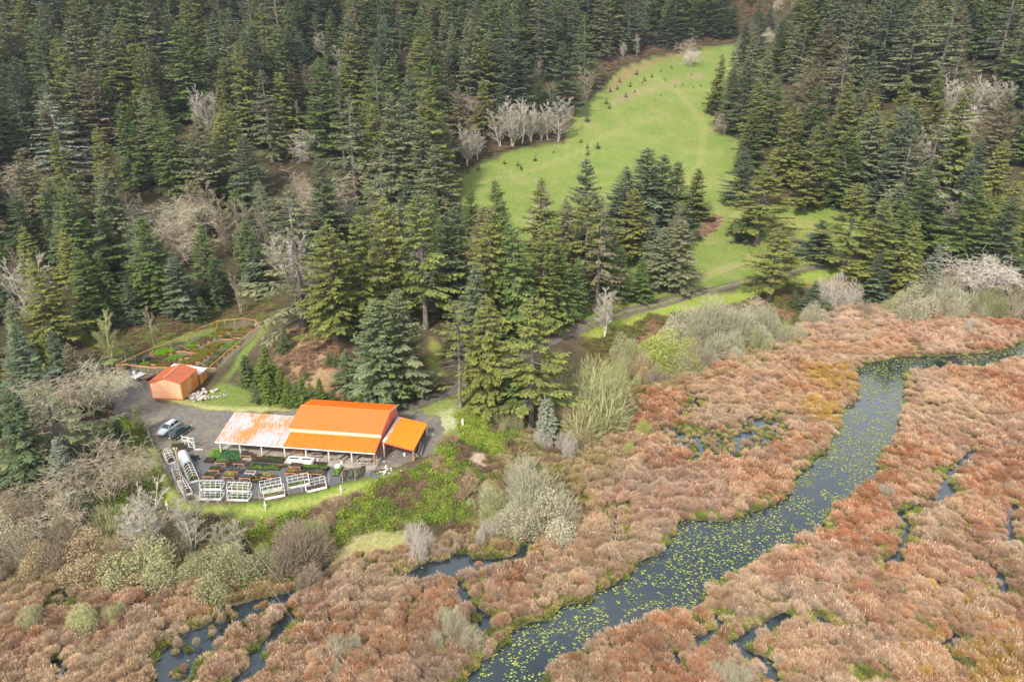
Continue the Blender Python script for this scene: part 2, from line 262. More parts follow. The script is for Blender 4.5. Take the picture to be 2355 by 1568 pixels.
class MB:
    """collects shapes and links them as one mesh object"""
    def __init__(s): s.V = []; s.F = []; s.MI = []; s.ms = []
    def add(s, vs, fs, m=None):
        o = len(s.V); s.V += [tuple(v) for v in vs]; s.F += [tuple(i+o for i in f) for f in fs]
        if m is not None and m not in s.ms: s.ms.append(m)
        s.MI += [s.ms.index(m) if m is not None else 0]*len(fs); return s
    def box(s, c, d, m=None, rz=0, rx=0, ry=0):
        R = Matrix.Rotation(rz, 3, 'Z') @ Matrix.Rotation(ry, 3, 'Y') @ Matrix.Rotation(rx, 3, 'X'); c = Vector(c)
        vs = [c+R @ Vector((x*d[0]/2, y*d[1]/2, z*d[2]/2)) for z in (-1, 1) for x, y in ((-1,-1),(1,-1),(1,1),(-1,1))]
        return s.add(vs, [(3,2,1,0),(4,5,6,7),(0,1,5,4),(1,2,6,5),(2,3,7,6),(3,0,4,7)], m)
    def bar(s, a, b, r, m=None, n=6, r2=None, caps=True):
        a = Vector(a); b = Vector(b); d = (b-a); 
        if d.length < 1e-6: return s
        q = d.to_track_quat('Z', 'Y'); r2 = r if r2 is None else r2; vs = []
        for p, rr in ((a, r), (b, r2)):
            for i in range(n): w = 2*PI*i/n; vs.append(p+q @ Vector((rr*math.cos(w), rr*math.sin(w), 0)))
        fs = [(i, (i+1) % n, n+(i+1) % n, n+i) for i in range(n)]
        if caps: fs += [tuple(range(n))[::-1], tuple(range(n, 2*n))]
        return s.add(vs, fs, m)
    def beam(s, a, b, w, h, m=None):       # square section bar
        a = Vector(a); b = Vector(b); d = (b-a).normalized(); up = Vector((0,0,1)) if abs(d.z) < .95 else Vector((1,0,0)); x = d.cross(up).normalized(); y = x.cross(d)
        vs = [p+x*sx*w/2+y*sy*h/2 for p in (a, b) for sx, sy in ((-1,-1),(1,-1),(1,1),(-1,1))]
        return s.add(vs, [(0,1,2,3),(7,6,5,4),(0,4,5,1),(1,5,6,2),(2,6,7,3),(3,7,4,0)], m)
    def slab(s, pts, th, m=None):           # a thick sheet from a planar outline (thickness downwards)
        n = len(pts); vs = [tuple(p) for p in pts]+[(p[0], p[1], p[2]-th) for p in pts]
        return s.add(vs, [tuple(range(n)), tuple(range(2*n-1, n-1, -1))]+[(i, n+i, n+(i+1) % n, (i+1) % n) for i in range(n)], m)
    def path(s, pts, r, m=None, n=5):
        for a, b in zip(pts, pts[1:]): s.bar(a, b, r, m, n)
        return s
    def build(s, name, m=None, parent=None, loc=None, rz=0, smooth=False):
        me = np_mesh(name, s.V, s.F, s.ms or ([m] if m else []), midx=s.MI if s.ms else None, smooth=smooth)
        bm = bmesh.new(); bm.from_mesh(me); bmesh.ops.recalc_face_normals(bm, faces=bm.faces); bm.to_mesh(me); bm.free()
        return link(name, me, parent, loc, rz)
def link(name, me, parent=None, loc=None, rz=0):
    o = bpy.data.objects.new(name, me); COL.objects.link(o)
    if parent is not None: o.parent = parent
    if loc is not None: o.location = loc
    if rz: o.rotation_euler = (0, 0, rz)
    return o
def tag(o, label=None, cat=None, group=None, kind=None):
    if label: o['label'] = label
    if cat: o['category'] = cat
    if group: o['group'] = group
    if kind: o['kind'] = kind
    return o
def thing(name, label, cat, loc=(0,0,0), rz=0, group=None):
    return tag(link(name, None, None, loc, rz), label, cat, group)
def copy_tree(o, parent=None):
    c = o.copy(); COL.objects.link(c); c.parent = parent
    for ch in KIDS.get(o.name, []): copy_tree(ch, c)
    return c
KIDS = {}
def kids(o, *ch): KIDS.setdefault(o.name, []).extend(ch); return o

def kites(P, D, S, Ln, Wd, tint, droop=0.0):
    """leafy sprays: P base, D direction, S side, vectorised -> V, F, tint"""
    n = len(P); mid = P+D*(Ln*.45)[:, None]; tip = P+D*Ln[:, None]; tip[:, 2] -= droop*Ln; w = S*(Wd*.5)[:, None]
    V = np.stack([P, mid+w, tip, mid-w], 1).reshape(-1, 3); F = np.arange(4*n).reshape(-1, 4); return V, F, np.repeat(tint, 4)
def prisms(A, B, ra, rb, tint, n=3):
    A = np.asarray(A); B = np.asarray(B); D = B-A; D = D/(np.linalg.norm(D, axis=1)[:, None]+1e-9); ref = np.where(np.abs(D[:, 2:3]) > .9, [[1., 0, 0]], [[0, 0, 1.]])
    X = np.cross(D, ref); X /= np.linalg.norm(X, axis=1)[:, None]+1e-9; Y = np.cross(D, X); k = len(A); V = np.zeros((k, 2*n, 3)); ra = np.asarray(ra); rb = np.asarray(rb)
    for i in range(n):
        c, s_ = math.cos(2*PI*i/n), math.sin(2*PI*i/n); o = X*c+Y*s_
        V[:, i] = A+o*ra[:, None]; V[:, n+i] = B+o*rb[:, None]
    base = np.array([[i, (i+1) % n, n+(i+1) % n, n+i] for i in range(n)]); F = (np.arange(k)[:, None, None]*2*n+base[None]).reshape(-1, 4)
    return V.reshape(-1, 3), F, np.repeat(np.asarray(tint), 2*n)
def merge(parts):
    V = []; F = []; T = []; o = 0
    for v, f, t in parts: V.append(v); F.append(f+o); T.append(t); o += len(v)
    return np.vstack(V), np.vstack(F), np.concatenate(T)
# ---------------------------------------------------------------- plants (one of each kind, then copied)
def conifer(name, h=25.0, R=4.2, base=.08, seed=0, droop=.35, dens=1.0, upturn=.25, sparse=0.0, hang=.35, prof=.85, snag=0.0, scrag=0.0, tw=1.0, stub=0.0, wh=.62):
    r = np.random.RandomState(seed); parts = []; wood = []; z = base*h; az0 = 0
    bend = lambda zz: np.array([math.sin(zz*.16+seed)*.18, math.cos(zz*.13+seed*2)*.18, 0.0])*(zz/h)
    Ps, Ds, Ss, Ls, Ws, Ts = [], [], [], [], [], []
    wA, wB, wr1, wr2, wt = [], [], [], [], []
    lump = r.rand(8)
    while z < h*.985:
        f = (z-base*h)/(h*(1-base)); prz = (1-f)**(prof*.86)*(.62+.38*min(1, f*6+.35)); nb = r.randint(6, 10) if f < .9 else 6
        if r.rand() < sparse*(.6 if f > .3 else 1): nb = max(1, nb-5)
        for k in range(nb):
            az = r.rand()*2*PI; lob = .82+.30*math.sin(az*2+lump[0]*6+f*5)*lump[1]+.22*math.sin(az*3+lump[2]*9+f*11)*lump[3]
            L = R*prz*lob*(.68+.5*r.rand())+.25
            if r.rand() < .05+sparse*.2: L *= 1.3
            dirh = np.array([math.cos(az), math.sin(az), 0]); side = np.array([-math.sin(az), math.cos(az), 0])
            rise = (.55*f**1.5+.12)*(1-droop)  # young top branches point up, old ones sag
            n = max(4, int(L/.19)); s = (np.arange(n)+.5)/n; sg = s*L
            zz = rise*sg*1.1-droop*L*(s**1.5)*(1-f*.6)*.75+upturn*L*np.clip(s-.55, 0, 1)**2*1.2
            zj = z+(r.rand()-.5)*wh*(1.0 if f < .93 else .3); c = np.array([0, 0, zj])+bend(z)+dirh*sg[:, None]+side*(np.sin(s*3+r.rand()*6)*.06*L)[:, None]; c[:, 2] += zz
            wA.append(np.array([0, 0, zj])+bend(z)); wB.append(c[n//2]); wr1.append(.035+.018*L); wr2.append(.02+.008*L); wt.append(.5); wA.append(c[n//2]); wB.append(c[-1]); wr1.append(.02+.008*L); wr2.append(.012); wt.append(.6)
            bare = f < snag
            if bare and r.rand() < .9: continue
            btint = np.clip(.5+r.randn()*.17, 0, 1)
            keep = s > (.18+.25*sparse)
            if f < .12: keep &= r.rand(n) > .25
            for sd_ in (-1, 1, 0):
                m = keep & (r.rand(n) < (.95-scrag*.5)*dens)
                if not m.any(): continue
                q = m.sum(); pp = c[m]+r.randn(q, 3)*.05; env = (np.sin(np.clip(s[m], .1, 1)*PI*.62+.55))
                ln = (.42+.26*L*.55*env)*(.7+.6*r.rand(q))*(1 if sd_ else .75)*tw; ln = np.minimum(ln*.80, 1.05*tw)
                fw = .55+.5*r.rand(q); d = dirh*fw[:, None]+side*(sd_*(1.1-.4*s[m]))[:, None]; d[:, 2] += -hang*(.3+.9*r.rand(q))+(.25 if sd_ == 0 else 0)-.15*droop; d += r.randn(q, 3)*.12
                d /= np.linalg.norm(d, axis=1)[:, None]; u = np.cross(d, np.array([0, 0, 1.])+r.randn(q, 3)*.25); u /= np.linalg.norm(u, axis=1)[:, None]+1e-9
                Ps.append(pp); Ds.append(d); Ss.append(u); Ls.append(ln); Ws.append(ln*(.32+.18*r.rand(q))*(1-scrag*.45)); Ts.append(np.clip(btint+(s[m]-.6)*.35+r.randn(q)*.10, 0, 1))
            if hang > .2:       # hanging sprays
                m = keep & (r.rand(n) < hang*.9); q = m.sum()
                if q:
                    d = dirh*.25+r.randn(q, 3)*.18; d[:, 2] = -1; d /= np.linalg.norm(d, axis=1)[:, None]; u = np.tile(side, (q, 1))+r.randn(q, 3)*.3; u /= np.linalg.norm(u, axis=1)[:, None]
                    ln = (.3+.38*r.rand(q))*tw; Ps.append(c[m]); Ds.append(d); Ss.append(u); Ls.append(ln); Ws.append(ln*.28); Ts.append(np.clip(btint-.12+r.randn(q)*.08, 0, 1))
        z += wh*(.75+.5*r.rand())*(1 if f < .8 else .75)*(1+sparse*.4)
    # leader shoot
    q = 26; zz = h*(.955+.045*r.rand(q)); az = r.rand(q)*2*PI; Ps.append(np.stack([np.zeros(q), np.zeros(q), zz], 1)+bend(h)); d = np.stack([np.cos(az)*.7, np.sin(az)*.7, .5+r.rand(q)*.6], 1); d /= np.linalg.norm(d, axis=1)[:, None]
    Ds.append(d); u = np.cross(d, [0, 0, 1.]); Ss.append(u/np.linalg.norm(u, axis=1)[:, None]); Ls.append(.3+.3*r.rand(q)); Ws.append(np.full(q, .13)); Ts.append(np.full(q, .7))
    V, F, T = kites(np.vstack(Ps), np.vstack(Ds), np.vstack(Ss), np.concatenate(Ls), np.concatenate(Ws), np.concatenate(Ts), .12)
    crown = (V, F, T); zs = np.linspace(-.6, h*.99, 12); rr = np.interp(zs/h, [-.03, .03, .1, .6, 1], [.62, .42, .33, .17, .02])*(h/25)
    C = np.array([np.array([0, 0, q])+bend(q) for q in zs]); tr = prisms(C[:-1], C[1:], rr[:-1], rr[1:], np.full(11, .5), 8)
    wd = prisms(wA, wB, np.array(wr1)*(1.0), np.array(wr2), wt)
    TV, TF, TT = merge([tr, wd])
    print(name, len(F), 'sprays')
    return name, crown, (TV, TF, TT), h

def crown_meshes(c, leafm, barkm):
    name, (V, F, T), (TV, TF, TT), h = c
    return np_mesh(name+'_crown', V, F, [leafm], T), np_mesh(name+'_trunk', TV, TF, [barkm], TT)

def bare_tree(seed, h=14.0, spread=.45, stems=1, lift=.9, depth=5, twig=1.0, arch=0.0, kink=.22, first=.25, nk=3, rad0=.17):
    """leafless deciduous tree: segments of a branching skeleton, ending in fine twigs"""
    r = random.Random(seed); A = []; B = []; R1 = []; R2 = []; T = []; tips = []
    def grow(p, d, L, rad_, lev):
        n = 3 if lev < 2 else 2
        for i in range(n):
            d = (d+Vector((r.gauss(0, kink), r.gauss(0, kink), r.gauss(0, kink*.6)+.10*(1-arch)-arch*.12*lev))).normalized(); q = p+d*(L/n); r2 = rad_*(.80 if lev else .86)
            A.append(p[:]); B.append(q[:]); R1.append(rad_); R2.append(r2); T.append(.35+.12*lev+r.random()*.1); p = q; rad_ = r2
            if lev < depth and (i > 0 or lev > 0 or r.random() < .4):
                for k in range(nk if lev < depth-1 else nk+1):
                    if r.random() < .16: continue
                    ax = Vector((r.gauss(0, 1), r.gauss(0, 1), r.gauss(0, .45)+.15*lift)).normalized(); nd = (d*(1-spread)+ax*spread*1.35+Vector((0, 0, .10*lift))).normalized()
                    grow(p, nd, L*r.uniform(.55, .78), rad_*r.uniform(.5, .68), lev+1)
        if lev >= depth-1: tips.append((p[:], d[:]))
    for s in range(stems):
        a = 2*PI*s/stems+r.random()*2; tilt = 0 if stems == 1 else r.uniform(.18, .55)
        grow(Vector((math.cos(a)*.15*stems**.5, math.sin(a)*.15*stems**.5, 0)), Vector((math.cos(a)*tilt, math.sin(a)*tilt, 1)).normalized(), h*.42, rad0, 0)
    A = np.array(A); B = np.array(B); z = max(B[:, 2].max(), 1e-3); k = h/z; A *= k; B *= k
    R1 = np.maximum(np.array(R1)*1, .016*twig); R2 = np.maximum(np.array(R2), .011*twig)
    A[A[:, 2] < .01, 2] = -.4
    return prisms(A, B, R1, R2, T), [(np.array(p)*k, np.array(d)) for p, d in tips]

def alder(seed, h=14.0, stems=1, L0=.30, nb=30, up=.75, tw=11):
    """slender leafless tree: leader to the top, branches sweeping up from low on the stem"""
    r = random.Random(seed); A=[];B=[];R1=[];R2=[];T=[]
    def seg(a, b_, r1, r2, t): A.append(tuple(a)); B.append(tuple(b_)); R1.append(r1); R2.append(r2); T.append(t)
    for s in range(stems):
        az = 2*PI*s/stems+r.random()*2; lean = 0 if stems == 1 else r.uniform(.10, .24); H_s = h*r.uniform(.82, 1) if s else h; P = []
        for i in range(11):
            f = i/10; P.append(Vector((math.cos(az)*lean*H_s*f**1.2+.18*math.sin(f*7+seed+s), math.sin(az)*lean*H_s*f**1.2+.18*math.cos(f*6+seed*2+s), f*H_s-.3)))
        for i in range(10): f = i/10; seg(P[i], P[i+1], .13*(1-f)/stems**.3+.022, .13*(1-f-.1)/stems**.3+.022, .85)
        for k in range(int(nb/stems**.5)):
            f = .16+.80*(k+r.random())/int(nb/stems**.5); q = f*10; i = min(int(q), 9); p = P[i]+(P[i+1]-P[i])*(q-i); a = r.random()*6.28; L = h*L0*(1-f)**.55*min(1, .45+f*1.6)*r.uniform(.6, 1.15)
            d = Vector((math.cos(a), math.sin(a), up*r.uniform(.5, 1.2))).normalized(); n = 5; pr = p; rr = .018+.007*L
            for j in range(n):
                d = (d+Vector((r.gauss(0,.13), r.gauss(0,.13), .14+r.gauss(0,.08)))).normalized(); nx = pr+d*(L/n); g = rr*(1-j/n)+.016; seg(pr, nx, g, g*.8, .6)
                for m in range(tw if j else 2):
                    d2 = (d+Vector((r.gauss(0,.6), r.gauss(0,.6), r.gauss(0,.35)+.2))).normalized(); l2 = L*.22*r.uniform(.5, 1.3); e = nx+d2*l2; seg(nx, e, .017, .012, .5)
                    for w in range(2): d3 = (d2+Vector((r.gauss(0,.5), r.gauss(0,.5), .2))).normalized(); st_ = nx+d2*l2*r.uniform(.4, 1); seg(st_, st_+d3*l2*.6, .013, .009, .45)
                pr = nx
    return prisms(A, B, np.array(R1), np.array(R2), T)
def dome(seed, R=3.2, H=6.0, n=5600, L=.52, w=.021, leaf=0, stems=26, lobes=5):
    """full rounded thicket of fine stems reaching the ground"""
    r = np.random.RandomState(seed); az = r.rand(n)*2*PI; th = np.arccos(1-r.rand(n)*.97); rr = .50+.50*r.rand(n)**.6
    la = r.rand(lobes)*6.28; lt = r.rand(lobes)*1.2; bump = np.ones(n)*.82
    for a, t in zip(la, lt): ca = np.cos(th)*np.cos(t)+np.sin(th)*np.sin(t)*np.cos(az-a); bump = np.maximum(bump, .66+.42*np.clip(ca, 0, 1)**3)
    q = rr*bump; tip = np.stack([np.sin(th)*np.cos(az)*R*q, np.sin(th)*np.sin(az)*R*q, np.cos(th)*H*q], 1)
    D = tip*np.array([1/R, 1/R, 1.1/H])+r.randn(n, 3)*.22; D[:, 2] += .45; D /= np.linalg.norm(D, axis=1)[:, None]; ln = L*(.5+.9*r.rand(n)); P = tip-D*(ln*.8)[:, None]; P[:, 2] = np.maximum(P[:, 2], -.1)
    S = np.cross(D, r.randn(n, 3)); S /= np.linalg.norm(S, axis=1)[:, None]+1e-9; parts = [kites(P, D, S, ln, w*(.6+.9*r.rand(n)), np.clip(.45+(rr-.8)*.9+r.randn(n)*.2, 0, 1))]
    k = stems*3; a2 = r.rand(k)*2*PI; t2 = np.arccos(1-r.rand(k)*.8); A0 = np.stack([np.cos(a2+r.randn(k)), np.sin(a2+r.randn(k)), 0*a2], 1)*(R*.35*r.rand(k))[:, None]; B0 = np.stack([np.sin(t2)*np.cos(a2)*R, np.sin(t2)*np.sin(a2)*R, np.cos(t2)*H], 1)*(.5+.4*r.rand(k))[:, None]; M0 = (A0+B0)/2+r.randn(k, 3)*R*.09; M0[:, 2] += H*.08
    parts += [prisms(A0, M0, np.full(k, .035), np.full(k, .024), np.full(k, .75)), prisms(M0, B0, np.full(k, .024), np.full(k, .012), np.full(k, .8))]
    if leaf:
        m = leaf; a3 = r.rand(m)*2*PI; t3 = np.arccos(1-r.rand(m)*.95); q3 = (.75+.3*r.rand(m)); P3 = np.stack([np.sin(t3)*np.cos(a3)*R*.9*q3, np.sin(t3)*np.sin(a3)*R*.9*q3, np.cos(t3)*H*.93*q3], 1); D3 = r.randn(m, 3); D3[:, 2] += .3; D3 /= np.linalg.norm(D3, axis=1)[:, None]; S3 = np.cross(D3, r.randn(m, 3)); S3 /= np.linalg.norm(S3, axis=1)[:, None]; l3 = .09+.10*r.rand(m); parts.append(kites(P3, D3, S3, l3, l3*.7, np.clip(.8+r.randn(m)*.15, 0, 1)))
    return merge(parts)
def clump(seed, k=5, R=3.2, H=6.0, **kw):
    """an irregular bush: several domes of unequal size grown together"""
    r = random.Random(seed); parts = []; kw = dict(kw); n = kw.pop('n', 5600); leaf = kw.pop('leaf', 0)
    for i in range(k):
        s_ = 1.0 if i == 0 else r.uniform(.45, .85); a = i*2.4+r.random(); d = 0 if i == 0 else R*r.uniform(.35, .75); V, F, T = dome(seed*7+i, R=R*.62*s_*r.uniform(.9, 1.15), H=H*s_*r.uniform(.85, 1.0) if i else H, n=int(n*.42*s_), leaf=int(leaf*.42*s_), **kw)
        parts.append((V+np.array([math.cos(a)*d, math.sin(a)*d, 0]), F, np.clip(T+r.uniform(-.15, .12), 0, 1)))
    return merge(parts)
def fuzz(tips, seed, n=5, L=.55, w=.03, leaf=False):
    """fine end twigs (thin) or small opening leaves on the tips of a skeleton"""
    r = np.random.RandomState(seed); P = np.repeat(np.array([p for p, d in tips]), n, 0); D = np.repeat(np.array([d for p, d in tips]), n, 0)+r.randn(len(tips)*n, 3)*.55; D[:, 2] += .15
    D /= np.linalg.norm(D, axis=1)[:, None]; S = np.cross(D, r.randn(len(P), 3)); S /= np.linalg.norm(S, axis=1)[:, None]+1e-9
    P = P-D*(r.rand(len(P))*.3*L)[:, None]
    return kites(P, D, S, L*(.6+.8*r.rand(len(P))), np.full(len(P), w)*(.7+.6*r.rand(len(P))), np.clip(.6+r.randn(len(P))*.2, 0, 1))

def thicket(seed, R=1.0, H=1.3, n=300, w=.035, L=.6, flat=.2, straw=0, up=.7, tmean=.5):
    """a dome of fine upright twigs"""
    r = np.random.RandomState(seed); az = r.rand(n)*2*PI; q = np.sqrt(r.rand(n)); th = q*1.25; rr = .45+.55*r.rand(n)
    tipx = np.stack([np.sin(th)*np.cos(az)*R, np.sin(th)*np.sin(az)*R, np.cos(th)*H*(1-flat)+flat*H], 1)*rr[:, None]**.5
    D = tipx*np.array([.8/R, .8/R, up/H]); D = D+r.randn(n, 3)*.22; D[:, 2] += .25; D /= np.linalg.norm(D, axis=1)[:, None]; P = tipx-D*L*.8
    P[:, 2] = np.maximum(P[:, 2], -.25); S = np.cross(D, r.randn(n, 3)); S /= np.linalg.norm(S, axis=1)[:, None]+1e-9
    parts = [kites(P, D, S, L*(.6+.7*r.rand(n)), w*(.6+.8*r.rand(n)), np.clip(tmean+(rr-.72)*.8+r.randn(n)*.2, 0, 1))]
    return merge(parts)
def leafmass(seed, R=1.0, H=.9, n=320, s=.13, bright=.5):
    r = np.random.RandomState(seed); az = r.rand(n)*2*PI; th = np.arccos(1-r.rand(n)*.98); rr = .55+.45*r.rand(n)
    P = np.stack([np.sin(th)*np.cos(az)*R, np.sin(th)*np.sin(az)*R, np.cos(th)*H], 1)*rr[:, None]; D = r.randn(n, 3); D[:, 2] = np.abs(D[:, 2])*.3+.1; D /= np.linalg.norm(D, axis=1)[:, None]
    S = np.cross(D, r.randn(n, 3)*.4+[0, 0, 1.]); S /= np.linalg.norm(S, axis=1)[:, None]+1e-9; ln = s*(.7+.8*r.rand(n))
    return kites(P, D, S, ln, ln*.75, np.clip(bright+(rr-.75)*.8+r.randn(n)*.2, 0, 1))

# unlinked source meshes for scattered ground cover
def scatter(name, protos, pts, idx, scl, rot, col, kind='stuff', label=None, cat=None, tiltsd=0.06):
    """ONE object: a cloud of points that a geometry-nodes modifier turns into plants"""
    pts = np.asarray(pts, np.float32); n = len(pts); me = bpy.data.meshes.new(name); me.vertices.add(n); me.vertices.foreach_set('co', pts.reshape(-1))
    a = me.attributes.new('idx', 'INT', 'POINT'); a.data.foreach_set('value', np.asarray(idx, np.int32))
    a = me.attributes.new('scl', 'FLOAT_VECTOR', 'POINT'); a.data.foreach_set('vector', np.asarray(scl, np.float32).reshape(-1))
    e = np.stack([RS.randn(n)*tiltsd, RS.randn(n)*tiltsd, np.asarray(rot)], 1); a = me.attributes.new('rot', 'FLOAT_VECTOR', 'POINT'); a.data.foreach_set('vector', e.astype(np.float32).reshape(-1))
    c4 = np.ones((n, 4), np.float32); c4[:, :3] = col; a = me.attributes.new('col', 'FLOAT_COLOR', 'POINT'); a.data.foreach_set('color', c4.reshape(-1))
    o = bpy.data.objects.new(name, me); COL.objects.link(o)
    src = bpy.data.collections.new(name+'_kinds')
    for i, p in enumerate(protos): src.objects.link(bpy.data.objects.new('%s_kind_%02d' % (name, i), p))
    ng = bpy.data.node_groups.new(name, 'GeometryNodeTree'); ng.interface.new_socket('Geometry', in_out='INPUT', socket_type='NodeSocketGeometry'); ng.interface.new_socket('Geometry', in_out='OUTPUT', socket_type='NodeSocketGeometry')
    N = ng.nodes; L = ng.links; gi = N.new('NodeGroupInput'); go = N.new('NodeGroupOutput'); iop = N.new('GeometryNodeInstanceOnPoints'); ci = N.new('GeometryNodeCollectionInfo')
    ci.inputs['Collection'].default_value = src; ci.inputs['Separate Children'].default_value = True; ci.inputs['Reset Children'].default_value = True; iop.inputs['Pick Instance'].default_value = True
    def na(nm, t): x = N.new('GeometryNodeInputNamedAttribute'); x.data_type = t; x.inputs['Name'].default_value = nm; return x.outputs['Attribute']
    L.new(gi.outputs[0], iop.inputs['Points']); L.new(ci.outputs[0], iop.inputs['Instance']); L.new(na('idx', 'INT'), iop.inputs['Instance Index']); L.new(na('rot', 'FLOAT_VECTOR'), iop.inputs['Rotation']); L.new(na('scl', 'FLOAT_VECTOR'), iop.inputs['Scale']); L.new(iop.outputs[0], go.inputs[0])
    md = o.modifiers.new('scatter', 'NODES'); md.node_group = ng
    return tag(o, label, cat, None, kind)
# ---------------------------------------------------------------- ground, roads, water
def lin(h): return tuple(((c/255.)/12.92 if c/255. <= .04045 else ((c/255.+.055)/1.055)**2.4) for c in h)
gcol = np.zeros(GX.shape+(3,)); grough = None
n1 = fbm(GX, GY, 9, 4, 2); n2 = fbm(GX, GY, 2.6, 4, 4); n3 = fbm(GX, GY, 30, 3, 6)
def blend(mask, col, var=None):
    global gcol
    c = np.array(col)
    if var is not None: c = c*(1-n2[..., None])+np.array(var)*n2[..., None]
    gcol = gcol*(1-mask[..., None])+c*mask[..., None]
gcol[:] = (.075, .062, .034); blend(sstep(.45, .6, n1), (.062, .068, .026), (.11, .085, .05)); blend(sstep(.5, .62, n2)*.6, (.12, .085, .055))
blend(sstep(2, -1, sdM)*(MZ+2 > Z), (.10, .075, .045), (.13, .12, .05))
wd_ = np.zeros(GX.shape); sw_ = (GY > 150) & (GY < 900) & (np.abs(GX) < 500); wd_[sw_] = sstep(3, 20, GX[sw_]*0+Z[sw_]+4); blend(wd_*.55, (.045, .042, .022), (.07, .055, .03))
meadow_px = [(1062,405),(1098,380),(1180,348),(1300,328),(1322,258),(1388,205),(1420,163),(1500,135),(1560,128),(1620,112),(1692,103),(1700,150),(1660,200),(1640,300),(1700,322),(1700,420),(1760,470),(1900,480),(2010,455),(2100,470),(2050,560),(1945,600),(1780,628),(1640,664),(1500,695),(1350,738),(1240,700),(1100,640),(1060,540)]
meadow = hpoly(meadow_px)
def pm(poly, feather=1.5, wob=3.0):
    x0, y0 = poly.min(0)-15; x1, y1 = poly.max(0)+15; m = np.zeros(GX.shape); s = (GX > x0) & (GX < x1) & (GY > y0) & (GY < y1)
    d = sdist(poly, GX[s], GY[s])+(n2[s]-.5)*wob; m[s] = sstep(feather, -feather, d); return m
GR1 = (.132, .200, .038); GR2 = (.212, .240, .064)
MD = pm(meadow, 1.5, 4)
blend(MD, GR1, GR2); blend(MD*sstep(.50, .68, n3)*.4, (.12, .19, .04)); blend(MD*sstep(.52, .75, fbm(GX*.45, GY, 6, 4, 12))*.28, (.30, .28, .12)); blend(MD*sstep(.64, .8, fbm(GX, GY, 5, 3, 9))*.4, (.30, .24, .12))
def patch(px, c1, c2, f=1.0, wob=3.0, amt=1.0): m = pm(hpoly(px), f, wob)*amt; blend(m, c1, c2); return m
# a dry ditch across the top of the meadow, worn earth by the wood's edge
patch([(1405,235),(1450,215),(1500,200),(1560,182),(1620,165),(1622,172),(1560,190),(1500,209),(1455,224),(1410,243)], (.24,.17,.10), (.34,.26,.16), 1.0, 2, .8)
patch([(1395,205),(1430,165),(1500,140),(1540,125),(1560,128),(1500,148),(1440,185),(1400,222)], (.22,.13,.07), (.28,.20,.10), 1.5, 4, .8)
patch([(1600,535),(1625,505),(1655,495),(1660,515),(1640,535),(1610,548)], (.26,.15,.09), (.33,.22,.13), 1.2, 3, .9)
patch([(1750,500),(1860,500),(1900,520),(1800,550)], (.30,.24,.10), (.26,.28,.07), 2, 4, .6)
patch([(1330,745),(1440,712),(1530,690),(1520,700),(1400,735),(1330,760)], (.36,.20,.12), (.42,.28,.16), .8, 2, .8)
for ln_ in ([(1640,664),(1580,655),(1660,618),(1740,596),(1830,575),(1900,560)], [(1560,672),(1610,640),(1700,604)], [(1800,380),(1730,430),(1690,500),(1700,560)], [(1500,170),(1560,210),(1620,290),(1610,380),(1560,440)], [(1100,420),(1200,400),(1330,350),(1420,300),(1540,260)]):
    lp = hpoly(ln_); dd = np.full(GX.shape, 99.); ss = (GY < 480) & (GY > 150) & (np.abs(GX) < 220); dd[ss] = np.abs(segdist(lp, GX[ss], GY[ss])-.8); blend(sstep(1.3, .2, dd+(n2-.5)*1.6)*.30, (.34, .30, .13))
# verge and bank greens
patch([(1330,770),(1480,712),(1620,676),(1800,640),(1940,612),(1960,628),(1880,650),(1800,680),(1620,720),(1480,760),(1400,790)], (.19,.28,.04), (.28,.30,.07), 1.5, 3)
patch([(1820,660),(1980,640),(2000,690),(1900,715),(1850,735),(1790,760),(1790,700)], (.30,.17,.10), (.24,.17,.08), 2, 4, .9)
patch([(1330,800),(1500,735),(1560,730),(1450,800),(1400,840)], (.12,.09,.04), (.14,.16,.04), 2, 4, .8)
patch([(870,950),(980,900),(1020,860),(1010,780),(985,770),(985,850),(960,890),(860,930)], (.17,.25,.035), (.30,.23,.10), 1, 3)
patch([(900,955),(980,935),(1060,905),(1100,890),(1110,940),(1060,1000),(1040,1040),(960,1050),(950,1000)], (.15,.22,.045), (.28,.28,.10), 1, 3)
patch([(1010,945),(1040,940),(1060,975),(1010,1005),(985,1000)], (.62,.60,.42), (.30,.34,.08), 1.2, 3.5, .75)
# knoll with bracken, and its cut bank
patch([(640,800),(660,760),(750,745),(800,800),(800,900),(700,900),(640,860)], (.26,.155,.085), (.34,.24,.14), 1.5, 3)
patch([(745,850),(800,862),(820,905),(860,925),(790,925),(740,900)], (.30,.18,.10), (.20,.13,.07), .8, 2.5, .9)
# garden surroundings and grass strips
patch([(240,850),(250,820),(600,735),(620,760),(540,850),(470,905),(400,930),(600,945),(690,945),(690,920),(600,900),(520,880),(560,800),(600,750),(450,740),(300,790)], (.125,.20,.035), (.21,.22,.07), 1, 2.5)
patch([(270,850),(290,832),(420,785),(560,738),(605,745),(590,770),(520,840),(470,870),(330,870)], (.15,.13,.10), (.13,.14,.07), .6, 1.5, .9)
patch([(360,915),(400,929),(480,942),(560,947),(690,948),(690,938),(560,936),(450,925),(360,905)], (.50,.44,.20), (.26,.30,.08), .6, 2)
strip = patch([(318,990),(335,990),(362,1055),(395,1110),(418,1150),(470,1158),(600,1158),(700,1140),(840,1100),(930,1072),(940,1085),(850,1120),(720,1165),(600,1195),(440,1185),(385,1160),(345,1090),(318,1030)], (.125,.215,.03), (.20,.25,.045), .7, 1.5)
patch([(345,1030),(362,1060),(385,1120),(430,1168),(600,1172),(720,1150),(850,1108),(850,1113),(720,1157),(600,1180),(425,1175),(375,1130),(350,1070)], (.38,.35,.12), (.28,.30,.08), .6, 1.2, .8)
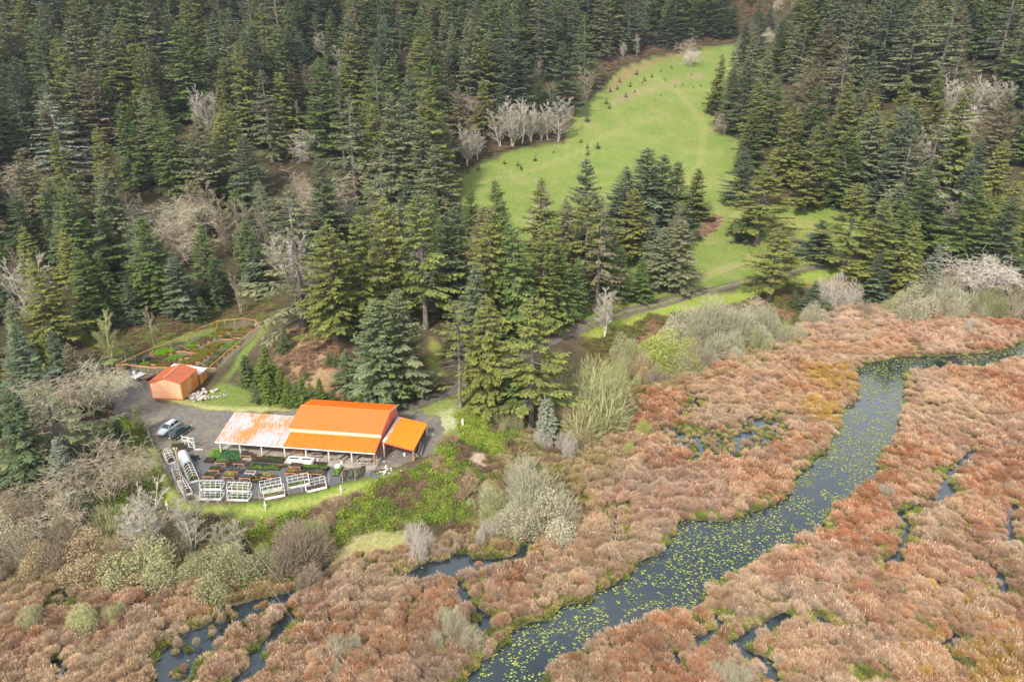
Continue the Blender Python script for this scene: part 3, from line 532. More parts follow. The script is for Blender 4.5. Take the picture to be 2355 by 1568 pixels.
patch([(800,1230),(870,1215),(960,1220),(1000,1260),(900,1290),(800,1285),(740,1270)], (.22,.26,.07), (.38,.33,.17), 1.5, 3)
patch([(720,1280),(860,1290),(960,1265),(1060,1245),(1000,1235),(880,1265),(760,1275)], (.42,.31,.17), (.34,.26,.11), 1.5, 3)
patch([(1075,1040),(1110,1045),(1130,1085),(1120,1120),(1095,1090)], (.50,.38,.29), (.36,.26,.18), .6, 2)
patch([(180,700),(350,700),(600,700),(620,735),(450,760),(300,800),(200,800)], (.20,.13,.08), (.13,.12,.05), 2, 4, .9)
NY, NX = GX.shape
idx = np.arange(NX*NY).reshape(NY, NX); F = np.stack([idx[:-1, :-1], idx[:-1, 1:], idx[1:, 1:], idx[1:, :-1]], -1).reshape(-1, 4)
gme = np_mesh('ground', np.stack([GX, GY, Z], -1).reshape(-1, 3), F, smooth=True)
ca = gme.attributes.new('gcol', 'FLOAT_COLOR', 'POINT'); c4 = np.ones((NX*NY, 4), np.float32); c4[:, :3] = gcol.reshape(-1, 3); ca.data.foreach_set('color', c4.reshape(-1))
gm = bpy.data.materials.new('ground_cover'); gm.use_nodes = True; N = gm.node_tree.nodes; L = gm.node_tree.links; b = N['Principled BSDF']; b.inputs['Roughness'].default_value = .95; b.inputs['Specular IOR Level'].default_value = .1
at_ = N.new('ShaderNodeAttribute'); at_.attribute_name = 'gcol'; tc = N.new('ShaderNodeTexCoord')
na_ = N.new('ShaderNodeTexNoise'); na_.inputs['Scale'].default_value = 1.6; na_.inputs['Detail'].default_value = 8; na_.inputs['Roughness'].default_value = .7; L.new(tc.outputs['Object'], na_.inputs['Vector'])
r1 = N.new('ShaderNodeMapRange'); r1.inputs['From Min'].default_value = .3; r1.inputs['From Max'].default_value = .7; r1.inputs['To Min'].default_value = .62; r1.inputs['To Max'].default_value = 1.38; L.new(na_.outputs['Fac'], r1.inputs['Value'])
hs = N.new('ShaderNodeHueSaturation'); L.new(at_.outputs['Color'], hs.inputs['Color']); L.new(r1.outputs[0], hs.inputs['Value'])
nb_ = N.new('ShaderNodeTexNoise'); nb_.inputs['Scale'].default_value = .22; nb_.inputs['Detail'].default_value = 5; L.new(tc.outputs['Object'], nb_.inputs['Vector'])
r2 = N.new('ShaderNodeMapRange'); r2.inputs['From Min'].default_value = .3; r2.inputs['From Max'].default_value = .7; r2.inputs['To Min'].default_value = .488; r2.inputs['To Max'].default_value = .512; L.new(nb_.outputs['Fac'], r2.inputs['Value']); L.new(r2.outputs[0], hs.inputs['Hue'])
L.new(hs.outputs[0], b.inputs['Base Color'])
bp = N.new('ShaderNodeBump'); bp.inputs['Strength'].default_value = .7; bp.inputs['Distance'].default_value = .25; L.new(na_.outputs['Fac'], bp.inputs['Height']); L.new(bp.outputs[0], b.inputs['Normal'])
gme.materials.append(gm); tag(link('ground', gme), kind='structure')

# gravel yard: a sheet laid on the levelled ground
def drape(name, mask_fn, x0, x1, y0, y1, step, lift, m, sub=None):
    xs = np.arange(x0, x1, step); ys = np.arange(y0, y1, step); X, Y = np.meshgrid(xs, ys); k = mask_fn(X, Y); zz = hz(X, Y)+lift
    ids = np.arange(X.size).reshape(X.shape); q = k[:-1, :-1] & k[:-1, 1:] & k[1:, 1:] & k[1:, :-1]
    Fq = np.stack([ids[:-1, :-1], ids[:-1, 1:], ids[1:, 1:], ids[1:, :-1]], -1)[q]; used = np.unique(Fq); re = np.zeros(X.size, int); re[used] = np.arange(len(used))
    P = np.stack([X, Y, zz], -1).reshape(-1, 3)[used]; return link(name, np_mesh(name, P, re[Fq], [m], smooth=True))
M_GRAVEL = mat('gravel', (.225,.202,.172), .95, col2=(.125,.115,.10), nscale=1.1, rmp=(.3,.72), bump=.6, bscale=9)
nt = M_GRAVEL.node_tree; N = nt.nodes; L = nt.links        # worn pale and mossy patches in the gravel
tc = N.new('ShaderNodeTexCoord'); nz = N.new('ShaderNodeTexNoise'); nz.inputs['Scale'].default_value = .22; nz.inputs['Detail'].default_value = 8; nz.inputs['Roughness'].default_value = .7; L.new(tc.outputs['Object'], nz.inputs['Vector'])
rp = N.new('ShaderNodeValToRGB'); rp.color_ramp.elements[0].position = .50; rp.color_ramp.elements[1].position = .68; rp.color_ramp.elements[0].color = (0,0,0,1); rp.color_ramp.elements[1].color = (.7,.7,.7,1); L.new(nz.outputs['Fac'], rp.inputs[0])
mx = N.new('ShaderNodeMix'); mx.data_type = 'RGBA'; mx.inputs[7].default_value = (.30,.25,.13,1); src_ = N['Principled BSDF'].inputs['Base Color'].links[0].from_socket; L.new(src_, mx.inputs[6]); L.new(rp.outputs[0], mx.inputs[0]); L.new(mx.outputs[2], N['Principled BSDF'].inputs['Base Color'])
g = drape('gravel_yard', lambda X, Y: sdist(yard, X, Y)+(fbm(X, Y, 2.2, 4, 4)-.5)*2.6 < 0, -95, -2, 88, 140, .3, .03, M_GRAVEL); tag(g, kind='structure')
M_MAT = mat('woven_ground_cloth', (.15,.15,.15), .9, col2=(.09,.09,.092), nscale=14, rmp=(.35,.65))
nursery = polyz([(470,1045),(500,1050),(860,1085),(895,1100),(830,1098),(740,1125),(640,1143),(480,1148),(440,1140),(418,1100),(440,1060)], 0)
tag(drape('ground_cloth', lambda X, Y: inside(nursery, X, Y), -60, -15, 88, 112, .3, .036, M_MAT), kind='structure')
# the track
M_TRACK = mat('worn_track', (.17,.145,.12), .95, col2=(.10,.085,.07), nscale=.9, rmp=(.3,.7), bump=.5, bscale=7)
M_VERGE = mat('track_grass', (.20,.24,.06), .95, col2=(.15,.14,.06), nscale=1.2)
road_px = [(905,948),(950,934),(1000,914),(1050,893),(1090,874),(1150,845),(1240,797),(1340,751),(1400,730),(1470,710),(1550,690),(1630,668),(1700,650),(1780,632),(1860,616),(1930,605),(2000,598)]
rp_ = np.array([hit(u, v)[:2] for u, v in road_px])
def smooth_line(P, n=12):
    out = []
    for i in range(len(P)-1):
        p0 = P[max(i-1, 0)]; p1 = P[i]; p2 = P[i+1]; p3 = P[min(i+2, len(P)-1)]
        for k in range(n): t = k/n; out.append(.5*((2*p1)+(-p0+p2)*t+(2*p0-5*p1+4*p2-p3)*t*t+(-p0+3*p1-3*p2+p3)*t**3))
    out.append(P[-1]); return np.array(out)
road = smooth_line(rp_)
def ribbon(name, line, offs, lift, m):
    T_ = np.gradient(line, axis=0); T_ /= np.linalg.norm(T_, axis=1)[:, None]; Nn = np.stack([-T_[:, 1], T_[:, 0]], 1); k = len(offs); V = []
    for i in range(len(line)):
        for o_ in offs: w = o_+.12*math.sin(i*.7+o_*3); p = line[i]+Nn[i]*w; V.append((p[0], p[1], gz(p[0], p[1])+lift))
    F_ = [(i*k+j, (i+1)*k+j, (i+1)*k+j+1, i*k+j+1) for i in range(len(line)-1) for j in range(k-1)]
    me = np_mesh(name, V, F_, [m], smooth=True); return link(name, me)
tag(ribbon('track', road, [-1.35,-1,-.5,0,.5,1,1.35], .07, M_TRACK), kind='structure')
n0 = 7*12; tag(ribbon('track_grass_strip', road[n0:], [-.32,-.1,.1,.32], .10, M_VERGE), kind='structure')
M_WORN = mat('worn_earth', (.30,.23,.15), .95, col2=(.22,.20,.09), nscale=1.3)
# water
wmat = bpy.data.materials.new('dark_water'); wmat.use_nodes = True; N = wmat.node_tree.nodes; L = wmat.node_tree.links; b = N['Principled BSDF']
b.inputs['Base Color'].default_value = (.016, .027, .034, 1); b.inputs['Roughness'].default_value = .10; b.inputs['IOR'].default_value = 1.6; b.inputs['Specular IOR Level'].default_value = .8
tc = N.new('ShaderNodeTexCoord'); nz = N.new('ShaderNodeTexNoise'); nz.inputs['Scale'].default_value = 1.2; nz.inputs['Detail'].default_value = 4; L.new(tc.outputs['Object'], nz.inputs['Vector'])
bp = N.new('ShaderNodeBump'); bp.inputs['Strength'].default_value = .12; bp.inputs['Distance'].default_value = .05; L.new(nz.outputs['Fac'], bp.inputs['Height']); L.new(bp.outputs[0], b.inputs['Normal'])
w = link('water', np_mesh('water', [(-330,20,WZ),(330,20,WZ),(330,240,WZ),(-330,240,WZ)], [(0,1,2,3)], [wmat])); tag(w, kind='structure')
# ---------------------------------------------------------------- barn and shed
def A_(x, y): return (358+.1202*x, 970.3+.1202*y)      # places read off enlarged views of the photograph
def Z_(x, y): return (471+.24*x, 904.3+.24*y)
def G_(x, y): return (263.8+.144*x, 734.8+.144*y)
def Y_(x, y): return (829+.1321*x, 923+.1321*y)
def w2(p, z=0.0): return at(p[0], p[1], z)
OR = (.78,.165,.012); OR2 = (.66,.175,.045)
M_ROOF = metal_sheet('orange_ribbed_roof', OR2, OR, 'X', .3, stripe=.35, cluster=.2); M_LEAN = metal_sheet('orange_lean_to_sheet', (.74,.14,.008), (.84,.185,.01), 'X', .3, stripe=.5)
M_GREY = metal_sheet('worn_grey_orange_sheet', (.66,.20,.05), (.40,.41,.42), 'X', .42, stripe=1.0, rmp=(.47,.51), nscale=.8, ratio=9.0, cluster=.28)
M_ANX = metal_sheet('orange_roof_with_bare_edge', (.66,.68,.70), (.86,.24,.01), 'Y', .5, stripe=.8, rmp=(.40,.46), nscale=.8, fade=('X', .0, 1.6))
M_SHR = metal_sheet('rust_red_roof', (.42,.10,.04), (.55,.14,.05), 'Y', .3, stripe=.6); M_SHW = metal_sheet('pale_orange_siding', (.86,.44,.25), (.90,.50,.31), 'X', .3, stripe=.5)
M_SHS = metal_sheet('orange_siding_stained', (.78,.27,.04), (.88,.45,.20), 'Y', .3, stripe=.35, rmp=(.42,.6), nscale=.7); M_WHR = metal_sheet('white_roof', (.70,.72,.76), (.78,.80,.84), 'X', .3, stripe=.5)
M_TRIM = mat('red_brown_trim', (.55,.13,.06), .6, col2=(.42,.10,.05)); M_PINK = mat('faded_pink_red_wall', (.74,.20,.14), .6, col2=(.64,.16,.11), nscale=.8); M_CREAM = mat('cream_board', (.66,.58,.42), .7, col2=(.45,.40,.30), nscale=6, stretch=(6,1,1)); M_INW = mat('dark_boards', (.24,.15,.10), .85, col2=(.13,.085,.06), nscale=3)
M_POST = mat('grey_painted_post', (.62,.60,.56), .75, col2=(.42,.39,.34), nscale=3)
BO = Vector((-49.15, 107.09, 0)); BA = math.atan2(-3.64, 26.9); BR_ = Matrix.Rotation(BA, 3, 'Z')
def bl(p): return BR_.transposed() @ (Vector(p)-BO)
def bw(x, y, z=0): return BO+BR_ @ Vector((x, y, z))
barn = thing('barn', 'long orange roofed barn with a worn grey lean-to and open work bays', 'barn', BO, BA)
ZR, YR = 5.45, 9.0
f = MB(); f.slab([(11.3,3.28,4.22),(27.35,3.28,4.22),(27.35,YR,ZR),(11.3,YR,ZR)], .07).build('roof', M_ROOF, barn)
rb = MB(); rb.slab([(11.3,YR,ZR),(27.35,YR,ZR),(27.35,13.6,4.35),(11.3,13.6,4.35)], .10).build('rear_roof', M_LEAN, barn)
rc = MB(); rc.box((19.3,YR,ZR+.03), (16.1,.34,.08)); rc.build('ridge_cap', mat('orange_trim', (.80,.25,.06), .5, col2=(.72,.20,.05)), barn)
MB().slab([(11.62,-.05,2.55),(27.2,-.05,2.55),(27.2,3.42,3.42),(11.62,3.42,3.42)], .08).build('lean_to_roof', M_LEAN, barn)
MB().slab([(-.25,-.05,2.55),(11.6,-.05,2.55),(11.6,7.35,4.22),(-.25,7.35,4.22)], .08).build('grey_roof', M_GREY, barn)
fa = MB(); fa.box((13.5,-.07,2.44), (27.5,.06,.16)); fa.build('fascia', M_PVC, barn)
MB().box((19.4,3.42,3.77), (15.9,.10,.74)).build('clerestory_panel', M_CREAM, barn)
wl_ = MB(); wl_.box((19.45,3.62,1.7), (15.7,.14,3.4)); wl_.box((5.7,7.2,1.95), (11.5,.12,3.9)); wl_.build('inner_wall', M_INW, barn)
g_ = MB(); g_.slab([(27.15,3.5,0),(27.15,13.3,0),(27.15,13.3,4.33),(27.15,YR,5.32),(27.15,3.5,3.98)], 0.0); vs = [(27.2,3.5,0),(27.2,13.3,0),(27.2,13.3,4.30),(27.2,YR,5.33),(27.2,3.5,4.12)]; n_ = len(vs); g_ = MB().add(vs+[(x-.12, y, z) for x, y, z in vs], [tuple(range(n_)), tuple(range(2*n_-1, n_-1, -1))]+[(i, n_+i, n_+(i+1)%n_, (i+1)%n_) for i in range(n_)]); g_.build('end_wall', M_PINK, barn)
g2 = MB().add([(x-15.6, y, z) for x, y, z in vs]+[(x-15.72, y, z) for x, y, z in vs], [tuple(range(n_)), tuple(range(2*n_-1, n_-1, -1))]+[(i, n_+i, n_+(i+1)%n_, (i+1)%n_) for i in range(n_)]); g2.build('left_end_wall', M_PINK, barn)
MB().box((19.4,13.25,2.15), (15.4,.12,4.2)).build('rear_wall', M_PINK, barn)
tr = MB(); tr.beam((27.4,3.3,4.18),(27.4,YR,ZR+.0),.12,.16); tr.beam((27.4,YR,ZR+.02),(27.4,13.6,4.37),.12,.2); tr.beam((27.26,-.05,2.5),(27.26,3.4,3.38),.1,.18); tr.build('barge_board', M_TRIM, barn)
wb = MB(); wb.beam((27.46,YR,ZR+.06),(27.46,13.6,4.41),.10,.10); wb.build('gutter', M_PVC, barn)
MB().add([(-.3,-1.0,.12),(27.4,-.9,.12),(27.4,3.5,.12),(11.6,3.5,.12),(11.6,7.2,.12),(-.3,7.2,.12)]+[(-.3,-1.0,-.3),(27.4,-.9,-.3),(27.4,3.5,-.3),(11.6,3.5,-.3),(11.6,7.2,-.3),(-.3,7.2,-.3)], [(0,1,2,3,4,5),(0,6,7,1),(1,7,8,2),(2,8,9,3),(3,9,10,4),(4,10,11,5),(5,11,6,0)]).build('floor_slab', M_CONC, barn)
pp = None
for x in (.3,3.8,7.6,11.6,15.3,19.2,23.1):
    p = MB().box((0,0,1.25), (.22,.22,2.35)); p.beam((0,0,1.9),(.0,.55,2.5),.08,.1); p.build('post', M_POST, barn, (x,.45,.12))
MB().box((0,0,1.2), (.2,.2,2.4)).build('corner_post', M_WOOD, barn, (26.9,.35,.1))
for x in (.2,5.8): MB().box((0,0,1.9), (.2,.2,3.8)).build('post', M_POST, barn, (x,6.9,.12))
q = [w2(Z_(1697,462),3.15), w2(Z_(2000,547),2.2), w2(Z_(2135,290),2.2), w2(Z_(1852,220),3.15)]; q = [bl(p) for p in q]
q0 = q[0]; ang = math.atan2(q[3].y-q[0].y, q[3].x-q[0].x)-PI/2; R3 = Matrix.Rotation(-ang, 3, 'Z'); qq = [R3 @ (p-q0) for p in q]
an = MB().slab([tuple(p) for p in qq], .10).build('side_roof', M_ANX, barn); an.location = q0; an.rotation_euler = (0,0,ang)
MB().beam(q[0]+Vector((0,-.04,-.08)), q[1]+Vector((0,-.04,-.08)), .08,.22).build('side_fascia', M_TRIM, barn)
for k, (i, fx) in enumerate([(0,.02),(1,-.03),(2,-.03)]):
    c = q[i]*(.94)+sum(q, Vector())/4*.06; MB().box((0,0,c.z/2-.05), (.22,.22,c.z)).build('side_post', M_WOOD if i == 1 else M_POST, barn, (c.x, c.y, 0))
c = (q[2]+q[3])/2; MB().beam((q[3].x,q[3].y-.1,1.3),(q[2].x-.1,q[2].y-.1,1.1),.08,2.2).build('side_back_wall', M_INW, barn)
# shed
SO = Vector((-69.5,127.8,0)); SA = rad(-5.2); shed = thing('metal_shed', 'pale orange metal shed with rust red gable roof below the garden', 'shed', SO, SA); W_, D_ = 6.2, 6.4
fw = MB().add([(0,0,0),(W_,0,0),(W_,0,3.5),(W_/2,0,4.5),(0,0,3.5),(0,.1,0),(W_,.1,0),(W_,.1,3.5),(W_/2,.1,4.5),(0,.1,3.5)], [(0,1,2,3,4),(9,8,7,6,5),(0,5,6,1),(0,4,9,5),(1,6,7,2)]); fw.build('front_wall', M_SHW, shed)
MB().box((W_-.05,D_/2+.05,1.75), (.1,D_-.1,3.5)).build('side_wall', M_SHS, shed); MB().box((.05,D_/2+.05,1.75), (.1,D_-.1,3.5)).build('left_wall', M_SHW, shed)
MB().add([(0,D_,0),(W_,D_,0),(W_,D_,3.5),(W_/2,D_,4.5),(0,D_,3.5),(0,D_+.08,0),(W_,D_+.08,0),(W_,D_+.08,3.5),(W_/2,D_+.08,4.5),(0,D_+.08,3.5)], [(0,1,2,3,4),(9,8,7,6,5),(0,5,6,1),(0,4,9,5),(1,6,7,2)]).build('back_wall', M_SHW, shed)
r_ = MB(); r_.slab([(W_/2,-.15,4.6),(W_/2,D_+.15,4.6),(-.2,D_+.15,3.54),(-.2,-.15,3.54)], .07); r_.slab([(W_/2,-.15,4.6),(W_+.2,-.15,3.54),(W_+.2,D_+.15,3.54),(W_/2,D_+.15,4.6)], .07); r_.build('roof', M_SHR, shed)
MB().box((W_/2,D_/2,4.62), (.35,D_+.3,.06)).build('ridge_cap', mat('shed_ridge', (.72,.26,.11), .5, col2=(.62,.2,.09)), shed)
t_ = MB(); t_.box((W_+.02,-.02,1.75), (.16,.14,3.5)); t_.beam((-.2,-.18,3.50),(W_/2,-.18,4.56),.08,.2); t_.beam((W_/2,-.18,4.56),(W_+.2,-.18,3.50),.08,.2); t_.box((W_/2,-.03,.1), (W_,.1,.2)); t_.box((-.02,0,1.75), (.12,.14,3.5)); t_.build('trim', M_TRIM, shed)
MB().box((-.06,2.2,1.2), (.1,2.4,2.4)).build('side_door', M_INW, shed)
a_ = MB(); a_.box((W_+.3-.06,D_+1.55,1.15), (.1,2.9,2.3)); a_.build('annex_wall', M_SHS, shed); MB().box((W_/2,D_+2.95,1.2), (W_+.6,.1,2.4)).build('annex_back_wall', M_SHW, shed)
MB().slab([(-.3,D_+.16,3.1),(W_+.5,D_+.16,2.45),(W_+.5,D_+3.2,2.45),(-.3,D_+3.2,3.1)], .07).build('annex_roof', M_WHR, shed); MB().box((W_+.3,D_+3.0,1.15), (.14,.16,2.3)).build('annex_trim', M_TRIM, shed)

# ---------------------------------------------------------------- cars
def car(label, paint, glass_dark, p0, p1, wagon, roofcol=None):
    a = Vector(w2(p0)); b_ = Vector(w2(p1)); mid = (a+b_)/2; mid.z = .03; ang = math.atan2(b_.y-a.y, b_.x-a.x)   # +x is the nose
    c = thing('parked_car', label, 'car', mid, ang); Lh = 2.3
    st = [(-Lh,.70,.45,.80),(-2.15,.84,.30,.98),(-1.6,.90,.24,1.02),(0,.91,.22,1.0),(1.0,.90,.22,.98),(1.75,.86,.24,.84),(2.15,.76,.32,.72),(Lh,.60,.42,.62)]
    V = []; F = []
    for x, w, z0, z1 in st:
        for sy, z in ((-.86,z0),(-1,z0+.18),(-1,(z0+z1)/2+.05),(-.93,z1-.04),(-.72,z1+.03),(0,z1+.06),(.72,z1+.03),(.93,z1-.04),(1,(z0+z1)/2+.05),(1,z0+.18),(.86,z0)): V.append((x, sy*w, z))
    k = 11
    for i in range(len(st)-1):
        for j in range(k): F.append((i*k+j, i*k+(j+1)%k, (i+1)*k+(j+1)%k, (i+1)*k+j))
    F.append(tuple(range(k))[::-1]); F.append(tuple(range((len(st)-1)*k, len(st)*k)))
    MB().add(V, F).build('body', paint, c, smooth=True)
    rear = -2.05 if wagon else -1.95; rtop = -1.75 if wagon else -1.2
    lo = [(rear,.80,1.0),(1.05,.82,.98)]; hi = [(rtop,.62,1.46),(.15,.64,1.47)]
    MB().add([(lo[0][0],-lo[0][1],1.0),(lo[1][0],-lo[1][1],.98),(lo[1][0],lo[1][1],.98),(lo[0][0],lo[0][1],1.0),(hi[0][0],-hi[0][1],1.46),(hi[1][0],-hi[1][1],1.47),(hi[1][0],hi[1][1],1.47),(hi[0][0],hi[0][1],1.46)], [(0,1,5,4),(1,2,6,5),(2,3,7,6),(3,0,4,7),(4,5,6,7)]).build('window', M_GLASS, c)
    MB().add([(rtop-.08,-.64,1.455),(.2,-.66,1.465),(.2,.66,1.465),(rtop-.08,.64,1.455),(rtop+.1,-.5,1.53),(.0,-.52,1.54),(.0,.52,1.54),(rtop+.1,.5,1.53)], [(0,1,5,4),(1,2,6,5),(2,3,7,6),(3,0,4,7),(4,5,6,7),(3,2,1,0)]).build('roof', roofcol or paint, c, smooth=True)
    for s in (-1, 1):
        for xa, xb in (((rear, rtop), (-.75, -.75), (.15, .1))[j] for j in range(3)):
            MB().beam((xa, s*.815, .99), (xb, s*.645, 1.47), .07, .04).build('pillar', paint, c)
        MB().beam((1.05, s*.83, .97), (.17, s*.65, 1.475), .06, .05).build('pillar', paint, c)
    for x in (-1.45, 1.42):
        for s in (-1, 1):
            w = MB().bar((0,-.11,0),(0,.11,0),.33,None,16).build('wheel', M_TYRE, c, (x, s*.82, .33)); MB().bar((0,-.125,0),(0,.125,0),.2,None,10).build('rim', M_ALU, w)
    for s in (-1, 1):
        MB().box((0,0,0), (.18,.34,.14)).build('headlight', M_PVC, c, (2.14, s*.52, .66)); MB().box((0,0,0), (.14,.26,.2)).build('tail_light', mat('tail_light_red', (.5,.02,.02), .3), c, (-2.19, s*.62, .78)); MB().box((0,0,0), (.16,.14,.11)).build('mirror', paint, c, (.85, s*.98, 1.02))
    MB().box((0,0,0), (.04,.5,.13)).build('number_plate', M_PVC, c, (2.30 if wagon else -2.32,0,.5)); MB().box((2.22,0,.52), (.1,.7,.16)).build('grille', M_BLACK, c)
    if wagon:
        r2_ = MB(); [r2_.beam((rtop+.1, s*.5, 1.58), (-.1, s*.52, 1.59), .04,.04) for s in (-1,1)]; r2_.build('roof_rail', M_BLACK, c)
    return c
M_SIL = mat('silver_paint', (.66,.68,.72), .3, metal=.25, col2=(.62,.64,.68)); M_GRN = mat('dark_green_paint', (.012,.045,.04), .25, col2=(.01,.035,.032), spec=.6); M_GOLD = mat('beige_lower_panel', (.42,.36,.26), .5)
car('silver wagon parked nose down beside the dark green car', M_SIL, 1, A_(372,95), A_(140,255), True)
cg = car('dark green wagon with beige lower sides parked beside the silver one', M_GRN, 1, A_(345,318), A_(585,165), False)
MB().box((0,0,.36), (4.2,1.86,.16)).build('lower_panel', M_GOLD, cg)

# ---------------------------------------------------------------- nursery furniture
def plants_mesh(w, d, h, seed, dens=60, s=.10):
    r = np.random.RandomState(seed); n = int(w*d*dens); P = np.stack([(r.rand(n)-.5)*w, (r.rand(n)-.5)*d, r.rand(n)**.7*h], 1); P[:, 2] *= .6+.5*np.sin(P[:, 0]*3+seed)*np.cos(P[:, 1]*4)
    D = r.randn(n, 3)*.6; D[:, 2] = .6+r.rand(n)*.5; D /= np.linalg.norm(D, axis=1)[:, None]; S = np.cross(D, r.randn(n, 3)); S /= np.linalg.norm(S, axis=1)[:, None]; ln = s*(.7+.9*r.rand(n))
    return kites(P, D, S, ln, ln*.6, np.clip(.5+(P[:, 2]/h-.5)*.5+r.randn(n)*.2, 0, 1))
PLC = dict(green=(.16,.30,.03), bright=(.22,.42,.02), olive=(.22,.20,.035), dark=(.09,.11,.035), grey=(.17,.20,.12), yellow=(.42,.40,.07), brown=(.17,.11,.06), mint=(.10,.24,.09), gold=(.50,.32,.05), blue=(.16,.20,.24))
def foliage(parent, w, d, h, colr, z, seed, dens=150, s=.10):
    V, F, T = plants_mesh(w, d, h, seed, dens, s); o = link('foliage', np_mesh('foliage', V, F, [M_TWIG], T), parent, (0,0,z)); o.color = (*PLC[colr], 1); return o
def mk_table():
    top = MB(); [top.box((0,y,.80), (1.9,.13,.04)) for y in np.linspace(-.5,.5,6)]; top.box((0,-.58,.78), (1.9,.04,.12)); top.box((0,.58,.78), (1.9,.04,.12)); top.box((-.93,0,.78), (.04,1.12,.12)); top.box((.93,0,.78), (.04,1.12,.12))
    lg = MB().box((0,0,.39), (.09,.09,.74)); br = MB().beam((-.85,0,.45),(-.53,0,.73),.05,.05)
    return top, lg, br
_tb, _lg, _br = mk_table(); T0 = thing('potting_table', '', 'table'); top_ = _tb.build('table_top', M_WOOD, T0); legs_ = [_lg.build('leg', M_WOOD, T0, (x,y,0)) for x in (-.85,.85) for y in (-.5,.5)]; br_ = [_br.build('brace', M_WOOD, T0, (0,y,0), r_) for y in (-.5,.5) for r_ in (0, PI)]; kids(T0, top_, *legs_, *br_); first_table = [True]
def table(p, rz, label, group='cedar potting tables', z=0.05, inworld=False):
    t = T0 if first_table[0] else copy_tree(T0); first_table[0] = False; w = p if inworld else w2(p); t.location = (w[0], w[1], z); t.rotation_euler = (0,0,rz); tag(t, label, 'table', group); return t
seedc = [0]
def tray(loc, rz, w, d, h, colr, label, box=M_BLACK, ph=.25, group='plant trays', name='plant_tray', cat='plant tray'):
    seedc[0] += 1; t = thing(name, label, cat, loc, rz, group); b_ = MB(); b_.box((0,-d/2,h/2), (w,.04,h)); b_.box((0,d/2,h/2), (w,.04,h)); b_.box((-w/2,0,h/2), (.04,d-.04,h)); b_.box((w/2,0,h/2), (.04,d-.04,h)); b_.box((0,0,.02), (w-.04,d-.04,.04)); 
    k = max(1, int(w/.5)); [b_.box((-w/2+w*i/k,0,h*.45), (.03,d-.05,h*.8)) for i in range(1, k)]; b_.build('tray', box, t)
    MB().box((0,0,h*.40), (w-.05,d-.05,h*.7)).build('soil', M_SOIL, t)
    if colr: foliage(t, w-.1, d-.1, ph, colr, h*.7, seedc[0], 170, .11)
    return t
TR = rad(-7)
def tt(p, colr, label, tlabel, rz=TR, w=1.7, ph=.22):      # a table with a tray standing on it
    t = table(p, rz, tlabel); l = t.location; tray((l.x, l.y, l.z+.825), rz, w, .95, .10, colr, label, ph=ph)
H_ = lambda x, y: (Z_(x, y)[0], Z_(x, y)[1]+9)     # table tops are read off the photograph: their feet stand lower
for p, c, a, b_ in [((165,655),'green','tray of fresh green seedlings on the table below the green mat','table carrying the fresh green seedlings'),((408,585),None,'bare black tray on the table beside the green mat','table at the slab edge beside the green mat'),((345,665),None,'black seed tray on the table left of the ground trays','table with the propped A-frame beside it'),
 ((105,725),'dark','dark mottled tray on the second table of the left column','second table of the left column'),((287,735),'blue','blue grey tray on the second table of the middle column','table carrying the blue grey tray'),((55,785),'dark','black and green tray on the table behind the left hoop bed','table behind the left hoop bed'),
 ((245,790),'yellow','tray of yellowish plants at the front of the middle column','table carrying the yellowish plants, front of the middle column'),((402,800),'blue','slate coloured tray behind the right hoop bed','table behind the right hoop bed'),((610,795),'yellow','tray of straw yellow plants beside the dark heap of pots','table carrying the straw yellow plants'),
 ((880,692),'brown','dark brown tray on the table in front of the white planter','table in front of the white planter'),((835,752),'gold','tray of rusty gold plants behind the white lattice frame','table carrying the rusty gold plants'),((1080,760),'grey','grey green tray on the table at the right end','right one of the two joined tables behind the lattice frames'),((985,758),'dark','black tray on the table left of the right end one','left one of the two joined tables behind the lattice frames')]:
    tt(H_(*p), c, a, b_)
def gp(x, y, c, w, d, a, h=.14, ph=.25, box=M_BLACK): l = w2(Z_(x, y)); tray((l[0], l[1], .05), TR, w, d, h, c, a, box=box, ph=ph)
gp(510,722,'green',3.3,1.0,'long ground tray of bright green plants',.16,.28); gp(655,727,'green',2.4,.7,'shorter ground tray of green plants right of the long one'); gp(512,686,'dark',2.0,.6,'small black ground tray behind the long bright green one'); gp(600,690,'brown',.9,.6,'little brown tray between two ground trays'); gp(700,700,'olive',3.0,.7,'olive ground tray behind the shorter green one')
gp(535,640,'brown',2.6,1.3,'brown stemmed tray left of the big dark green tray',.2,.3); gp(650,642,'dark',4.2,1.6,'big dark green tray by the slab edge',.22,.4); gp(1100,680,None,2.6,1.0,'empty black ground tray beside the white bucket',.16); gp(50,650,'brown',1.6,1.1,'black crate of brown stems left of the first table',.3,.2); gp(530,790,'dark',1.1,.6,'small black tray between two tables',.18)
gp(500,840,'olive',2.2,1.3,'heap of dark pots and dry plants behind the right hoop bed',.3,.3); gp(268,690,'dark',1.0,1.8,'tall black crate beside the table with the A-frame',.5,.1); gp(1050,728,'green',4.6,.9,'long tray of leafy green plants behind the joined tables',.5,.4); gp(440,775,'olive',1.5,.8,'olive tray with white rim between two tables',.4,.15,M_PVC)
for i, (p, c, lab) in enumerate([((1278,750),'bright','bright lime tray with a white block at its head'),((1340,790),'brown','first narrow strip of pots, counted from the lime tray'),((1408,772),'grey','second narrow strip of pots, counted from the lime tray'),((1465,768),'grey','third narrow strip of pots, counted from the lime tray'),((1508,752),'dark','narrow strip of pots closest to the fence corner')]):
    l = w2(Z_(*p)); tray((l[0], l[1], .05), TR+(0 if i == 0 else rad(8)), .9 if i == 0 else .7, 2.9, .14, c, lab, ph=.3 if i == 0 else .14, group='strips of pots on the ground cloth')
